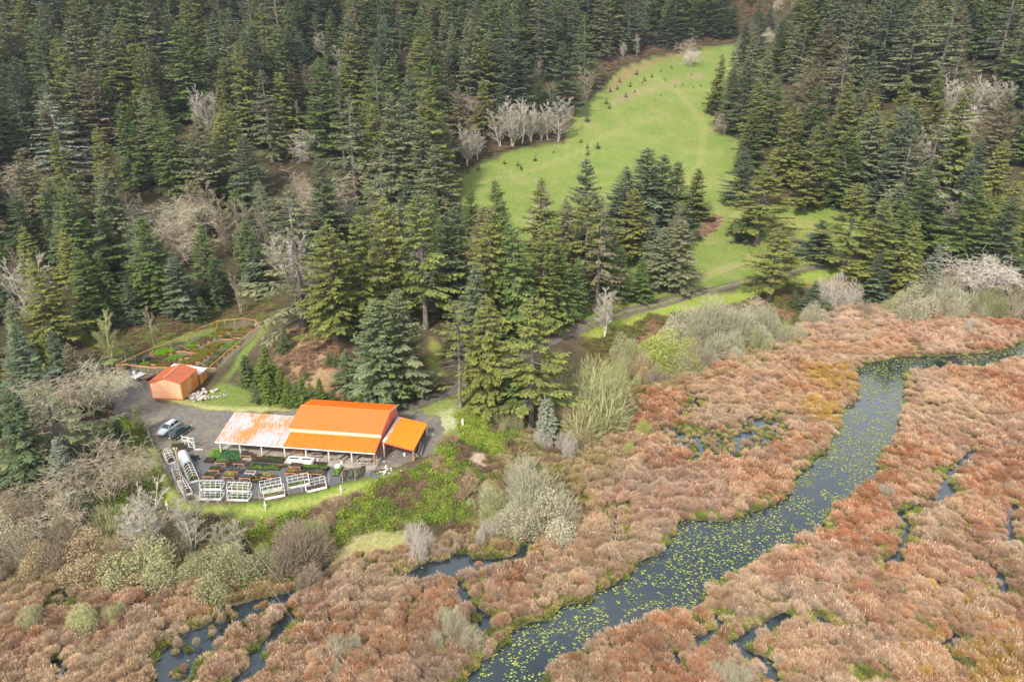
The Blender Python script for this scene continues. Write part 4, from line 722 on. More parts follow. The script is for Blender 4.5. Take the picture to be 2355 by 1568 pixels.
l = w2(Z_(1275,714)); tag(MB().box((0,0,.25), (.8,.6,.45)).build('styrofoam_box', M_PVC, None, (l[0], l[1], .06), TR), 'white foam box at the head of the lime tray', 'box')
# black bags, mat, planter, buckets
l = w2(Z_(225,597)); mt = thing('seedling_bed', 'green seedling mat spread on the concrete in front of the grey lean-to', 'seedling bed', (l[0], l[1], .14), TR); MB().box((0,0,.05), (5.6,2.9,.1)).build('mat', M_BLACK, mt); foliage(mt, 5.4, 2.8, .10, 'mint', .08, 501, 260, .10); o = foliage(mt, 2.0, 2.5, .25, 'bright', .1, 502, 160, .12); o.location.x = -2.2
l = w2(Z_(920,660)); pl = thing('planter_box', 'white two bay planter box at the slab edge', 'planter', (l[0], l[1], .05), TR); b_ = MB(); b_.box((0,-.62,.35),(4.5,.06,.6)); b_.box((0,.62,.35),(4.5,.06,.6)); [b_.box((x,0,.35),(.06,1.18,.6)) for x in (-2.22,0,2.22)]; b_.box((0,0,.6),(4.3,1.0,.04)); b_.build('box', M_WHITE, pl); [MB().box((0,0,0),(1.5,.35,.06)).build('soil_bay', M_SOIL, pl, (x,0,.64)) for x in (-1.05,1.05)]; e_ = MB(); [e_.box((x,y,.32),(.1,.06,.62)) for x in (-2.1,2.1) for y in (-.68,)]; e_.build('corner_post', M_WOOD, pl)
def bucket(p, lab, z=.05):
    l = w2(p); t = thing('bucket', lab, 'bucket', (l[0], l[1], z), 0, 'white buckets'); MB().bar((0,0,0),(0,0,.42),.17,None,12,.21).build('pail', M_PVC, t); MB().path([(-.21,0,.4),(-.1,0,.5),(.1,0,.5),(.21,0,.4)],.015).build('handle', M_WIRE, t); MB().bar((0,0,.42),(0,0,.44),.22,None,12).build('rim', M_WHITE, t)
bucket(Z_(1083,652), 'white bucket behind the empty black ground tray', .05); bucket(Z_(1315,676), 'white bucket standing alone by the slab edge'); bucket(Y_(768,945), 'white bucket under the orange side roof', .03)
# tables and benches under the roof
for k, (x, y, lab) in enumerate([(3.2,3.2,'first cedar table under the grey roof, counted from its open end'),(5.6,3.3,'second cedar table under the grey roof'),(7.9,3.1,'third cedar table under the grey roof'),(10.2,3.1,'fourth cedar table under the grey roof'),(13.3,2.0,'cedar table under the orange roof beside the third post')]):
    p = bw(x, y); table((p.x, p.y), BA, lab, 'cedar tables under the barn roof', .13, True)
def picnic(x, y, rz, lab):
    p = bw(x, y); t = thing('picnic_table', lab, 'picnic table', (p.x, p.y, .13), BA+rz, 'grey picnic tables under the barn roof'); tp = MB(); [tp.box((0,yy,.74), (2.0,.17,.05)) for yy in (-.28,-.09,.1,.29)]; tp.build('table_top', M_OLDW, t)
    for s in (-1, 1): MB().box((0,0,0), (2.0,.28,.05)).build('bench', M_OLDW, t, (0,s*.72,.44))
    for x_ in (-.7, .7): q_ = MB(); q_.beam((0,-.72,0),(0,-.2,.72),.05,.1); q_.beam((0,.72,0),(0,.2,.72),.05,.1); q_.beam((0,-.78,.40),(0,.78,.40),.05,.08); q_.build('leg', M_OLDW, t, (x_,0,0))
picnic(16.6,1.7,0,'picnic table deep in the bay right of the fourth post'); picnic(20.9,1.3,rad(62),'picnic table turned lengthways right of the fifth post'); picnic(23.7,1.7,rad(62),'picnic table turned lengthways behind the sixth post'); picnic(25.4,.6,0,'picnic table at the right end of the barn')
# hoop beds
def hoopbed(pa, pb, w, hh_, nh, colr, lab, plastic=0.0, ends=True):
    a = Vector(w2(pa)); b_ = Vector(w2(pb)); mid = (a+b_)/2; Lb = (b_-a).length; t = thing('hoop_bed', lab, 'hoop bed', (mid.x, mid.y, .05), math.atan2(b_.y-a.y, b_.x-a.x), 'white hooped growing beds'); seedc[0] += 1
    bx_ = MB(); bx_.box((0,-w/2,.22),(Lb,.05,.36)); bx_.box((0,w/2,.22),(Lb,.05,.36)); bx_.box((-Lb/2,0,.22),(.05,w-.05,.36)); bx_.box((Lb/2,0,.22),(.05,w-.05,.36)); bx_.build('bed_box', M_WHITE, t)
    c_ = MB(); [c_.box((x,y,.16),(.1,.1,.32)) for x in (-Lb/2-.03,Lb/2+.03) for y in (-w/2-.03,w/2+.03)]; c_.build('corner_block', M_WOOD, t)
    MB().box((0,0,.2),(Lb-.06,w-.06,.14)).build('soil', M_SOIL, t); foliage(t, Lb-.2, w-.15, .28, colr, .27, seedc[0], 110, .10)
    def arc(x): return [(x, -w/2*math.cos(q_*PI/10)*(1), .35+hh_*math.sin(q_*PI/10)**.8) for q_ in range(11)]
    for i in range(nh): x = -Lb/2+Lb*i/(nh-1); MB().path([(0, p_[1], p_[2]) for p_ in arc(0)], .035, None, 5).build('hoop', M_PVC, t, (x,0,0))
    rl = MB(); rl.bar((-Lb/2,0,.35+hh_),(Lb/2,0,.35+hh_),.03); rl.bar((-Lb/2,-w*.46,.35+hh_*.5),(Lb/2,-w*.46,.35+hh_*.5),.025); rl.bar((-Lb/2,w*.46,.35+hh_*.5),(Lb/2,w*.46,.35+hh_*.5),.025); rl.build('ridge_pipe', M_PVC, t)
    if plastic:
        V = []; F = []; xs_ = np.linspace(Lb/2-Lb*plastic, Lb/2, 14)
        for x in xs_: V += [(x, p_[1]*1.06, p_[2]+.03+.04*random.random()) for p_ in arc(x)]
        for i in range(13):
            for j in range(10): F.append((i*11+j, i*11+j+1, (i+1)*11+j+1, (i+1)*11+j))
        MB().add(V, F).build('plastic_cover', M_PLASTIC, t)
hoopbed(A_(232,640), A_(315,812), 1.2, 1.0, 5, 'brown', 'hooped bed at the top of the fence side row'); hoopbed(A_(385,945), A_(462,1150), 1.2, 1.0, 6, 'gold', 'middle hooped bed of the fence side row'); hoopbed(A_(500,1180), A_(632,1408), 1.2, 1.0, 6, 'brown', 'lowest hooped bed of the fence side row')
hoopbed(A_(745,1165), A_(530,690), 1.5, 1.1, 11, 'olive', 'longest hooped bed, half under frosted plastic', .48)
hoopbed(A_(885,1262), A_(1290,1262), 1.5, 1.0, 5, 'green', 'rear hooped bed of the left front pair'); hoopbed(A_(885,1448), A_(1290,1448), 1.5, 1.0, 5, 'mint', 'front hooped bed of the left front pair'); hoopbed(A_(1405,1292), A_(1812,1305), 1.5, 1.0, 5, 'yellow', 'rear hooped bed of the right front pair'); hoopbed(A_(1405,1460), A_(1812,1470), 1.5, 1.0, 5, 'mint', 'front hooped bed of the right front pair')
def latbed(pa, pb, colr, lab):
    a = Vector(w2(pa)); b_ = Vector(w2(pb)); mid = (a+b_)/2; Lb = (b_-a).length; w = 1.3; t = thing('lattice_bed', lab, 'lattice bed', (mid.x, mid.y, .05), math.atan2(b_.y-a.y, b_.x-a.x), 'white beds with pipe lattices'); seedc[0] += 1
    bx_ = MB(); bx_.box((0,-w/2,.25),(Lb,.05,.42)); bx_.box((0,w/2,.25),(Lb,.05,.42)); bx_.box((-Lb/2,0,.25),(.05,w-.05,.42)); bx_.box((Lb/2,0,.25),(.05,w-.05,.42)); bx_.build('bed_box', M_WHITE, t); c_ = MB(); [c_.box((x,-w/2-.05,.2),(.1,.08,.4)) for x in (-Lb/2,Lb/2)]; c_.build('corner_block', M_WOOD, t)
    MB().box((0,0,.25),(Lb-.06,w-.06,.14)).build('soil', M_SOIL, t); foliage(t, Lb-.2, w-.15, .3, colr, .32, seedc[0], 110, .1)
    fr = MB(); [fr.bar((-Lb/2+Lb*i/4,w/2,.4),(-Lb/2+Lb*i/4,w/2,1.55),.03) for i in range(5)]; [fr.bar((-Lb/2,w/2,z_),(Lb/2,w/2,z_),.03) for z_ in (1.0,1.55)]; fr.build('lattice', M_PVC, t); e_ = MB(); [e_.bar((x,-w/2,.4),(x,w/2,1.55),.03) for x in (-Lb/2,Lb/2)]; e_.build('end_strut', M_PVC, t)
latbed(Z_(538,950), Z_(740,905), 'green', 'upper left lattice bed with leafy green plants'); latbed(Z_(568,1008), Z_(768,968), 'yellow', 'lower left lattice bed'); latbed(Z_(800,903), Z_(1002,862), 'green', 'upper right lattice bed'); latbed(Z_(972,940), Z_(1162,893), 'brown', 'lower right lattice bed')
# ---------------------------------------------------------------- fences, gate, pole and wires
def fence(name, pts, hgt, step, label, railm, postm, rail_z, pr=.06, wire=True, closed=False, group=None, jit=.0):
    P = [np.array(p) for p in pts]; t = thing(name, label, 'fence', (P[0][0], P[0][1], P[0][2])); o = Vector(P[0]); posts = []
    for a, b_ in zip(P, P[1:]):
        n = max(1, round(np.linalg.norm((b_-a)[:2])/step)); posts += [a+(b_-a)*i/n for i in range(n)]
    if not closed: posts.append(P[-1])
    for p in posts: z = gz(p[0], p[1]); MB().bar((0,0,-.3),(random.uniform(-jit,jit),random.uniform(-jit,jit),hgt*random.uniform(.94,1.08)),pr,None,6,pr*.9).build('post', postm, t, (p[0]-o.x, p[1]-o.y, z-o.z))
    L_ = [Vector((p[0]-o.x, p[1]-o.y, gz(p[0], p[1])-o.z)) for p in posts]+([Vector((0,0,0))] if closed else [])
    if rail_z:
        rl = MB(); [rl.beam(a+Vector((0,0,rail_z)), b_+Vector((0,0,rail_z)), .10,.10) for a, b_ in zip(L_, L_[1:])]; rl.build('rail', railm, t)
    if wire:
        wr_ = MB()
        for a, b_ in zip(L_, L_[1:]):
            for z_ in np.arange(.15, hgt*.95, .28): wr_.bar(a+Vector((0,0,z_)), b_+Vector((0,0,z_)), .008, None, 3, caps=False)
            n = max(2, int((b_-a).length/.4))
            for i in range(n): c = a+(b_-a)*i/n; wr_.bar(c+Vector((0,0,.05)), c+Vector((0,0,hgt*.93)), .007, None, 3, caps=False)
        wr_.build('wire_netting', M_WIRE, t)
    return t
gp_ = lambda p: hit(*G_(*p))
M_FREED = mat('fresh_orange_rail', (.72,.34,.12), .7, col2=(.55,.25,.09), nscale=2)
fence('garden_fence', [gp_(p) for p in [(48,850),(345,708),(620,590),(900,475),(1165,365),(1400,245),(1640,150),(1770,128),(2075,95),(2260,130),(2340,235),(2190,330),(2050,450),(1910,560),(1770,680),(1540,880)]], 1.9, 2.9, 'orange railed fence curving round the raised bed garden', M_FREED, M_FREED, 1.85, .06)
fence('garden_front_fence', [gp_(p) for p in [(60,850),(180,838),(300,858),(555,885),(690,905)]], 1.9, 2.2, 'low front fence of the garden behind the trailers', M_FREED, M_FREED, 1.8, .06)
yf = [(333,992),(345,1012),(362,1050),(382,1088),(408,1128),(432,1150),(480,1158),(530,1160),(598,1153),(663,1136),(695,1130),(725,1123),(757,1116),(788,1111),(817,1105),(848,1098),(868,1072)]
fence('yard_fence', [hit(*p) for p in yf[:6]], 2.0, 3.0, 'wire netting fence down the left side of the nursery yard', None, M_OLDW, None, .05, jit=.1); fence('yard_fence', [hit(*p) for p in yf[5:]], 2.1, 3.4, 'wooden post fence along the front of the nursery yard', None, M_OLDW, None, .07, jit=.12)
for p, lab in [((300,410),'leaning brown post in front of the dark green car'),((38,390),'brown post left of the silver wagon'),((975,520),'single brown post between gate and grey lean-to')]:
    l = w2(A_(*p)); t = thing('fence_post', lab, 'post', (l[0], l[1], 0)); MB().bar((0,0,-.2),(.03,.02,1.75),.08,None,8,.07).build('shaft', M_WOOD, t); MB().bar((0,0,1.5),(0,0,1.62),.09,None,8).build('wire_tie', M_WIRE, t)
gt = thing('timber_gate', 'pair of pale timber gate leaves with diagonal braces standing open by the cars', 'gate', w2(A_(535,465))); o = Vector(w2(A_(535,465))); pts_ = [Vector(w2(A_(*p)))-o for p in ((535,465),(645,488),(757,512))]
for i in (0, 2): MB().box((0,0,1.05), (.16,.16,2.3)).build('gate_post', mat('pale_green_post', (.52,.60,.50), .7, col2=(.38,.46,.36)), gt, pts_[i])
for i in (0, 1):
    a, b_ = pts_[i], pts_[i+1]; u3 = Vector((0,0,1)); g_ = MB(); [g_.beam(a+u3*z_, b_+u3*z_, .06,.12) for z_ in (.15,1.25,1.95)]; g_.beam(a+u3*.1+(b_-a)*.04, a+u3*2.0+(b_-a)*.04, .12,.08); g_.beam(b_+u3*.1-(b_-a)*.04, b_+u3*2.0-(b_-a)*.04, .12,.08); g_.beam(a+u3*.2, b_+u3*1.9, .06,.10) if i == 0 else g_.beam(a+u3*1.9, b_+u3*.2, .06,.10); g_.build('gate_leaf', M_WHITE, gt)
a = Vector(w2(A_(740,535))); b_ = Vector(w2(A_(905,535))); tag(MB().beam(a+Vector((0,0,.12)), b_+Vector((0,0,.12)), .14,.1).build('timber', M_WHITE), 'pale timber lying on the gravel beside the gate', 'timber')
for i, (p, lab) in enumerate([((440,520),'black draped table at the head of the long hooped bed, rear one'),((500,570),'black draped table at the head of the long hooped bed, front one')]): 
    t = table((A_(*p)[0], A_(*p)[1]+2), rad(12), lab, 'black draped tables'); l = t.location; tray((l.x, l.y, l.z+.825), rad(12), 1.8, 1.0, .22, 'dark', 'black covered tray on the %s draped table' % ('rear','front')[i], ph=.05)
for p, lab in [((750,680),'crumpled black plastic on the gravel, larger piece'),((790,715),'crumpled black plastic on the gravel, smaller piece')]:
    l = w2(A_(*p)); b_ = MB(); [b_.box((random.uniform(-.4,.4),random.uniform(-.25,.25),.1+random.random()*.15),(.45,.3,.12),None,random.random()*3,random.random(),random.random()) for _ in range(9)]; tag(b_.build('plastic_sheet', M_BLACK, None, (l[0], l[1], .05)), lab, 'plastic')
base = hit(428,1157); PHT = 9.6; pole = thing('utility_pole', 'tall weathered wooden pole at the lower left corner of the nursery', 'pole', base); MB().bar((0,0,-.5),(0,0,PHT),.16,None,10,.11).build('shaft', M_OLDW, pole)
for s in (-1, 1): MB().bar((s*.22,0,PHT-.15),(s*.22,0,PHT+.08),.05,None,8).build('insulator', M_PVC, pole)
MB().beam((-.3,0,PHT-.2),(.3,0,PHT-.2),.08,.1).build('cross_arm', M_OLDW, pole)
for s, e, lab in [(-.22,(786,1568),'left one of two thin power lines crossing the marsh'),(.22,(840,1568),'right one of two thin power lines crossing the marsh')]:
    a = Vector((base[0]+s, base[1], base[2]+PHT+.05)); b_ = Vector(at(e[0], e[1], 7.5)); b_ = a+(b_-a)*1.5; b_.z += .6; pts = [a+(b_-a)*t_-Vector((0,0,2.6*4*.25*(1-(2*t_-1)**2)*.5)) for t_ in np.linspace(0, 1, 40)]; tag(MB().path(pts, .015, None, 4).build('power_line', M_WIRE), lab, 'cable')
for (u, v, b_, lab) in [(785,1112,1136,'white vent pipe on the grass below the barn'),(611,1150,1173,'white vent pipe at the foot of the grass strip'),(386,1147,1172,'white vent pipe at the lower left corner of the grass'),]:
    p = hit(u, b_); t = thing('vent_pipe', lab, 'vent pipe', p); MB().bar((0,0,-.1),(0,0,1.5),.06,None,8).build('pipe', M_PVC, t); MB().bar((0,0,.95),(0,0,1.25),.20,None,10,.08).build('hood', M_PVC, t); MB().bar((0,0,1.5),(0,0,1.6),.1,None,8).build('cap', M_WHITE, t)
p = hit(1064,981); t = thing('marker_post', 'broad white marker post beside the brambles at the end of the grass', 'marker post', p); MB().box((0,0,.75), (.3,.12,1.6)).build('board', M_PVC, t); MB().box((0,.09,.5), (.1,.05,1.1)).build('stake', M_OLDW, t)
p = hit(732,772); t = thing('tree_stump', 'pale cut stump on the knoll', 'stump', p); MB().bar((0,0,-.2),(0,0,1.0),.32,None,12,.26).build('trunk', M_DEAD, t); MB().bar((0,0,1.0),(0,0,1.02),.25,None,12).build('cut_face', M_WHITE, t)
p = hit(1862,541); sp = MB(); [sp.bar((0,0,.15),(math.cos(w)*random.uniform(.8,1.9),math.sin(w)*random.uniform(.6,1.4),random.uniform(.1,.6)),.08,None,5,.02) for w in np.linspace(0, 6, 13)]; tag(sp.build('fallen_branches', M_DEAD, None, p), 'small heap of grey branches on the meadow near the track', 'branches')
# stones, logs, pallets, trailers
def stone_heap(pts, n, label, size=(.15,.4), name='stone_pile', h=.5):
    P = [hit(*p) for p in pts]; o = Vector(P[0]); b_ = MB()
    for _ in range(n):
        p = random.choice(P); s = random.uniform(*size); c = Vector(p)-o+Vector((random.gauss(0,.7),random.gauss(0,.5),s*.4+random.random()**2*h)); bm = bmesh.new(); bmesh.ops.create_icosphere(bm, subdivisions=1, radius=s)
        vs = [c+Vector((v.co.x*random.uniform(.7,1.2), v.co.y*random.uniform(.6,1.1), v.co.z*random.uniform(.5,.9))) for v in bm.verts]; b_.add(vs, [tuple(v.index for v in f_.verts) for f_ in bm.faces]); bm.free()
    return tag(b_.build(name, M_STONE, None, o), label, 'stones', None, 'stuff')
stone_heap([G_(1290,1240),G_(1380,1180),G_(1430,1250),G_(1340,1270),G_(1520,1160)], 85, 'heap of pale broken stones right of the shed'); stone_heap([G_(1560,1250),G_(1640,1225),G_(1690,1210)], 22, 'loose pale stones at the right end of the heap', (.1,.25), h=.1)
stone_heap([Y_(340,1250),Y_(430,1225),Y_(500,1200),Y_(590,1190)], 26, 'row of white stones at the end of the yard below the barn', (.12,.3), h=.1); stone_heap([Y_(450,940),Y_(430,1010)], 7, 'few pale stones at the barn corner', (.1,.25), h=.05)
p = hit(*Y_(1000,900)); o = Vector(p); lg_ = thing('log_pile', 'stack of weathered logs against the orange side roof', 'logs', p)
for k in range(11): x = (k%4)*.38-.5; z_ = .18+(k//4)*.3; MB().bar((x,-1.3+random.random()*.4,z_),(x+random.uniform(-.1,.1),1.5+random.random()*.5,z_+.05),.16,None,8,.13).build('log', M_OLDW if k % 3 else M_RUST, lg_)
p = hit(*Y_(1200,585)); t = thing('pallet', 'grey wooden pallet lying on the gravel past the side roof', 'pallet', p, rad(20)); b_ = MB(); [b_.box((0,y_,.16),(1.5,.15,.04)) for y_ in np.linspace(-.5,.5,6)]; b_.build('deck', M_OLDW, t); b_ = MB(); [b_.box((x_,0,.08),(.1,1.15,.12)) for x_ in (-.65,0,.65)]; b_.build('bearer', M_OLDW, t)
p = hit(*Y_(1560,680)); V, F, T = thicket(77, 1.9, .8, 420, .06, .7); o = link('brush_pile', np_mesh('brush_pile', V, F, [M_TWIG], T), None, p); o.color = (.30,.18,.12,1); tag(o, 'low heap of cut brown brush beside the brambles', 'brush')
def trailer(p, q_, deckm, lab, w=2.0):
    a = Vector(hit(*G_(*p))); b_ = Vector(hit(*G_(*q_))); mid = (a+b_)/2; mid.z = .05; L_ = (b_-a).length; t = thing('flatbed_trailer', lab, 'trailer', mid, math.atan2(b_.y-a.y, b_.x-a.x)); MB().box((0,0,.68),(L_,w,.08)).build('deck', deckm, t)
    f_ = MB(); f_.box((0,w/2-.05,.58),(L_,.08,.12)); f_.box((0,-w/2+.05,.58),(L_,.08,.12)); f_.beam((-L_/2,-w*.4,.56),(-L_/2-1.2,0,.5),.08,.1); f_.beam((-L_/2,w*.4,.56),(-L_/2-1.2,0,.5),.08,.1); f_.bar((-L_/2-1.2,0,0),(-L_/2-1.2,0,.6),.05); f_.build('frame', M_RUST, t); s_ = MB(); [s_.box((0,y_,.80),(L_,.05,.16)) for y_ in (-w/2,w/2)]; s_.build('side_rail', M_RUST if deckm is M_RUST else M_ALU, t)
    for s in (-1, 1):
        w_ = MB().bar((0,-.1,0),(0,.1,0),.32,None,14).build('wheel', M_TYRE, t, (.3,s*(w/2+.12),.32)); MB().bar((0,-.12,0),(0,.12,0),.17,None,8).build('rim', M_ALU, w_); MB().box((0,0,0),(.85,.26,.05)).build('fender', M_RUST, t, (.3,s*(w/2+.12),.72))
trailer((300,990),(480,905), M_ALU, 'flatbed trailer with pale metal deck beside the shed', 1.9); trailer((450,1000),(620,920), M_RUST, 'rusty flatbed trailer between the pale one and the shed', 1.9)
def barrel(p, m, lab, name='barrel'): l = hit(*G_(*p)); t = thing(name, lab, 'barrel', l); MB().bar((0,0,0),(0,0,.85),.3,None,14).build('drum', m, t); MB().bar((0,0,.3),(0,0,.34),.32,None,14).build('hoop', m, t); MB().bar((0,0,.85),(0,0,.88),.24,None,12).build('lid', M_BLACK, t)
M_BLUE = mat('blue_plastic', (.03,.07,.16), .5); barrel((318,870), M_PVC, 'white barrel by the garden front fence'); barrel((275,868), M_BLUE, 'blue barrel left of the white one'); barrel((388,880), M_BLUE, 'blue barrel behind the pale trailer')
for p, lab in [((400,700),'black plastic tub inside the garden fence, left one'),((540,665),'black plastic tub inside the garden fence, right one'),((205,780),'black tarp heap in the left corner of the garden')]:
    l = hit(*G_(*p)); t = thing('plastic_tub', lab, 'tub', l); MB().bar((0,0,0),(0,0,.8),.62,None,10,.7).build('tub', M_BLACK, t); MB().bar((0,0,.8),(0,0,.84),.72,None,10).build('rim', M_BLACK, t)
# raised beds
cnt = {}
for x, y, c, w, lab in [(1750,195,'olive',3.6,'bushy olive bed nearest the far curve of the fence'),(2070,180,'olive',3.0,'olive bed at the far right corner of the garden'),(2170,148,'brown',1.6,'small dark bed at the tip of the garden'),(1980,242,'olive',3.4,'olive bed second from the far end, right column'),(1650,252,'olive',3.0,'olive bed second from the far end, middle column'),(1540,300,'green',2.8,'green bed third from the far end by the left path'),
 (1820,308,'dark',3.0,'dark planted bed with clean cedar sides'),(1960,285,None,2.6,'empty cedar bed behind the dark planted one'),(1460,340,'brown',2.6,'brown bed beside the left path'),(1370,378,'brown',2.4,'brown bed behind the fresh green strip'),(1295,402,'green',2.8,'long fresh green bed on the left side'),(1980,368,'grey',2.0,'grey bed at the right fence, far end'),(1930,412,'green',2.6,'green grassy bed by the right fence'),
 (1640,430,'olive',3.0,'tallest olive bed in the middle of the garden'),(1560,472,'olive',3.0,'olive bed just below the tallest one'),(1820,466,'green',2.8,'pale green bed with cedar edge on the right'),(1220,460,'green',2.2,'small green bed in the left column'),(1280,520,'olive',3.0,'olive bed with exposed cedar side left of centre'),(1500,530,'olive',3.2,'olive bed in the central column, fourth from below'),(1130,500,None,2.4,'empty cedar bed left of centre'),
 (1750,530,'grey',2.6,'bed of grey pots on the right'),(1000,500,'grey',2.4,'grey leaved bushy bed on the left'),(1420,575,'olive',3.2,'olive bed in the central column, third from below'),(1680,585,'dark',2.8,'bed covered with black cloth on the right'),(1350,612,'olive',3.2,'olive bed in the central column, second from below'),(850,540,'bright',2.8,'brightest lime green bed, upper one'),(745,585,'bright',2.4,'brightest lime green bed, lower one'),
 (1010,622,'green',3.0,'fresh green bed in front of the empty one'),(1150,603,None,2.4,'half empty bed right of the fresh green one'),(1630,632,'grey',2.6,'grey green bed below the black covered one'),(1280,668,'olive',3.0,'olive bed behind the white annex roof'),(720,645,'brown',3.0,'bare brown bed below the lime green ones'),(900,665,'green',2.6,'green bed left of the shed ridge'),(1165,710,'olive',3.0,'olive bed nearest the white annex roof'),
 (1600,690,'dark',2.4,'black pots bed near the right fence'),(1520,722,'grey',2.4,'bed of small pots near the annex'),(635,705,'dark',2.8,'black pot filled bed near the front fence'),(780,750,'olive',3.0,'thin olive bed near the front fence'),(1450,758,None,3.2,'bare cedar beds stacked beside the annex'),(950,430,'grey',3.4,'long grey green strip under the left fence, far one'),(710,520,'green',3.4,'long green strip under the left fence, near one'),(490,735,'green',1.8,'small green bed beside the black tubs'),(835,722,'brown',2.2,'brown bed above the shed ridge'),(1560,760,'dark',2.2,'last small bed at the right end of the annex')]:
    l = hit(*G_(x, y)); seedc[0] += 1; rz = rad(-6) if x > 750 or c != 'green' or y > 600 else rad(38)
    if lab.startswith('long g'): rz = rad(42)
    t = thing('raised_bed', lab, 'raised bed', (l[0], l[1], l[2]), rz, 'raised beds in the fenced garden'); w *= 1.0; d = 1.5; b_ = MB(); b_.box((0,-d/2,.15),(w,.06,.36)); b_.box((0,d/2,.15),(w,.06,.36)); b_.box((-w/2,0,.15),(.06,d-.06,.36)); b_.box((w/2,0,.15),(.06,d-.06,.36)); b_.build('frame', M_WOOD, t); MB().box((0,0,.12),(w-.08,d-.08,.28)).build('soil', M_SOIL, t)
    if c: tall = .85 if 'bushy' in lab or 'tall' in lab or 'bright' in lab else .55; foliage(t, w-.02, d+.05, tall, c, .22, seedc[0], 220 if tall < .6 else 300, .17)
# ---------------------------------------------------------------- marsh cover (nobody could count it)
def jgrid(x0, x1, y0, y1, s, j=.45):
    X, Y = np.meshgrid(np.arange(x0, x1, s), np.arange(y0, y1, s)); X = X+(RS.rand(*X.shape)-.5)*2*j*s; Y = Y+(RS.rand(*Y.shape)-.5)*2*j*s
    return X.ravel(), Y.ravel()
def infr(x, y, m=6): return np.abs(x) < np.maximum(.76*y, .55*y+26)+m
def palette(cols, w): return np.array(cols), np.array(w)/np.sum(w)
SP = 4.0
def mound(x, y):        # 1 on top of a mound, 0 in the crease between mounds
    gi = np.floor(x/SP); gj = np.floor(y/SP); best = np.full(x.shape, 1e9); sec = np.full(x.shape, 1e9); hh = np.zeros(x.shape)
    for di in (-1, 0, 1):
        for dj in (-1, 0, 1):
            ii = (gi+di).astype(int); jj = (gj+dj).astype(int); a = _LAT[ii % 256, jj % 256]; b_ = _LAT[(ii+91) % 256, (jj+37) % 256]; sx = (gi+di+.15+.7*a)*SP; sy = (gj+dj+.15+.7*b_)*SP
            d = (x-sx)**2+(y-sy)**2; c = d < best; sec = np.where(c, best, np.minimum(sec, d)); hh = np.where(c, _LAT[(ii+17) % 256, (jj+5) % 256], hh); best = np.where(c, d, best)
    return sstep(0, 1.5, (np.sqrt(sec)-np.sqrt(best))), hh
def P_(g, m): V, F, T = g; return np_mesh('plant', V, F, [m], T)
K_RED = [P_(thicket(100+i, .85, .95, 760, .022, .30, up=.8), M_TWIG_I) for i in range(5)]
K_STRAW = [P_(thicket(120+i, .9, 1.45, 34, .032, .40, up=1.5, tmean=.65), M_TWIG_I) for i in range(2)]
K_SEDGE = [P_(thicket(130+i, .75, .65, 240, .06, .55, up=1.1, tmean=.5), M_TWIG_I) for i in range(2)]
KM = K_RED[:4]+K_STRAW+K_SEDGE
x, y = jgrid(-125, 200, 40, 216, .74); s = infr(x, y, 7) & inside(marsh, x, y); x, y = x[s], y[s]; wd = water_depth(x, y); mer = inside(mere, x, y)
s = (wd < -.20) | ((wd > .5) & inside(pond, x, y) & (fbm(x, y, 1.7, 2, 14) > .62)) | (mer & (fbm(x, y, 1.6, 2, 12) > .42)); x, y, wd, mer = x[s], y[s], wd[s], mer[s]
mo, hh = mound(x, y); n = len(x); edge = sstep(-2.0, -.2, wd); big = fbm(x, y, 26, 3, 21); med = fbm(x, y, 7, 3, 22); fin = RS.rand(n)
RED = np.array([(.365,.185,.110),(.43,.290,.190),(.40,.172,.070),(.41,.320,.250),(.51,.390,.24),(.44,.28,.07)])
wt = np.stack([.9*sstep(.35,.6,med)+.25, .9+0*x, 1.5*sstep(.54,.68,big), .9*sstep(.55,.35,med)+.5*edge, .65*sstep(.55,.4,big)+.12, .0*x], 1)
def near_px(u, v, r): c = at(u, v, MZ); return np.exp(-((x-c[0])**2+(y-c[1])**2)/(r*r))
och = np.clip(near_px(1915, 870, 7)+near_px(1890, 950, 5)+near_px(1700, 760, 3)+.8*near_px(2330, 1560, 8)+.8*near_px(1440, 1480, 0.1), 0, 1.5); wt[:, 5] += 3*och
wt[:, 4] += 1.6*sstep(.5, .62, fbm(x, y, 15, 3, 44)); wt[:, 2] += 1.6*sstep(.52, .64, fbm(x, y, 12, 3, 45)); wt[:, 3] += 1.2*sstep(.52, .64, fbm(x, y, 10, 3, 46))
wt[:, 2] += 2.2*near_px(2300, 1530, 11)+1.5*near_px(1500, 1520, 9)+1.2*near_px(640, 1540, 8)+1.2*near_px(1150, 1340, 7)+1.2*near_px(520, 1330, 7)+1*near_px(2340, 900, 12)
wt = np.maximum(wt, 0); cw = np.cumsum(wt/wt.sum(1)[:, None], 1); ci = (fin[:, None] > cw).sum(1).clip(0, 5)
rim_ = sstep(-9, 0, sdist(marsh, x, y)+(fbm(x, y, 8, 3, 91)-.5)*22)*.75*(y < 165)
hh2 = np.floor(hh*37)%6; WN = wt/wt.sum(1)[:, None]
ci = np.where((och > .5) & (RS.rand(n) < .8), 5, ci)
tone = (.70+.56*fbm(x, y, 3.2, 3, 31))*(.90+.2*hh); mixc = np.where(RS.rand(n) < .35, .62, .2)[:, None]; och_ = ci == 5; col = ((WN**1.5/(WN**1.5).sum(1)[:, None]) @ RED)*(1-mixc)+RED[ci]*mixc; col[och_] = RED[5]*.8+col[och_]*.2; col = col*tone[:, None]*(.86+.28*RS.rand(n))[:, None]; col = col*(1-rim_[:, None])+np.array((.34,.28,.11))*rim_[:, None]*tone[:, None]
idx = RS.randint(0, 4, n); hgt = (.65+.35*mo+.25*hh)*(.75+.5*RS.rand(n)); zup = (.62*mo**.8*(.3+1.0*hh)-.10)*(1-.45*edge)
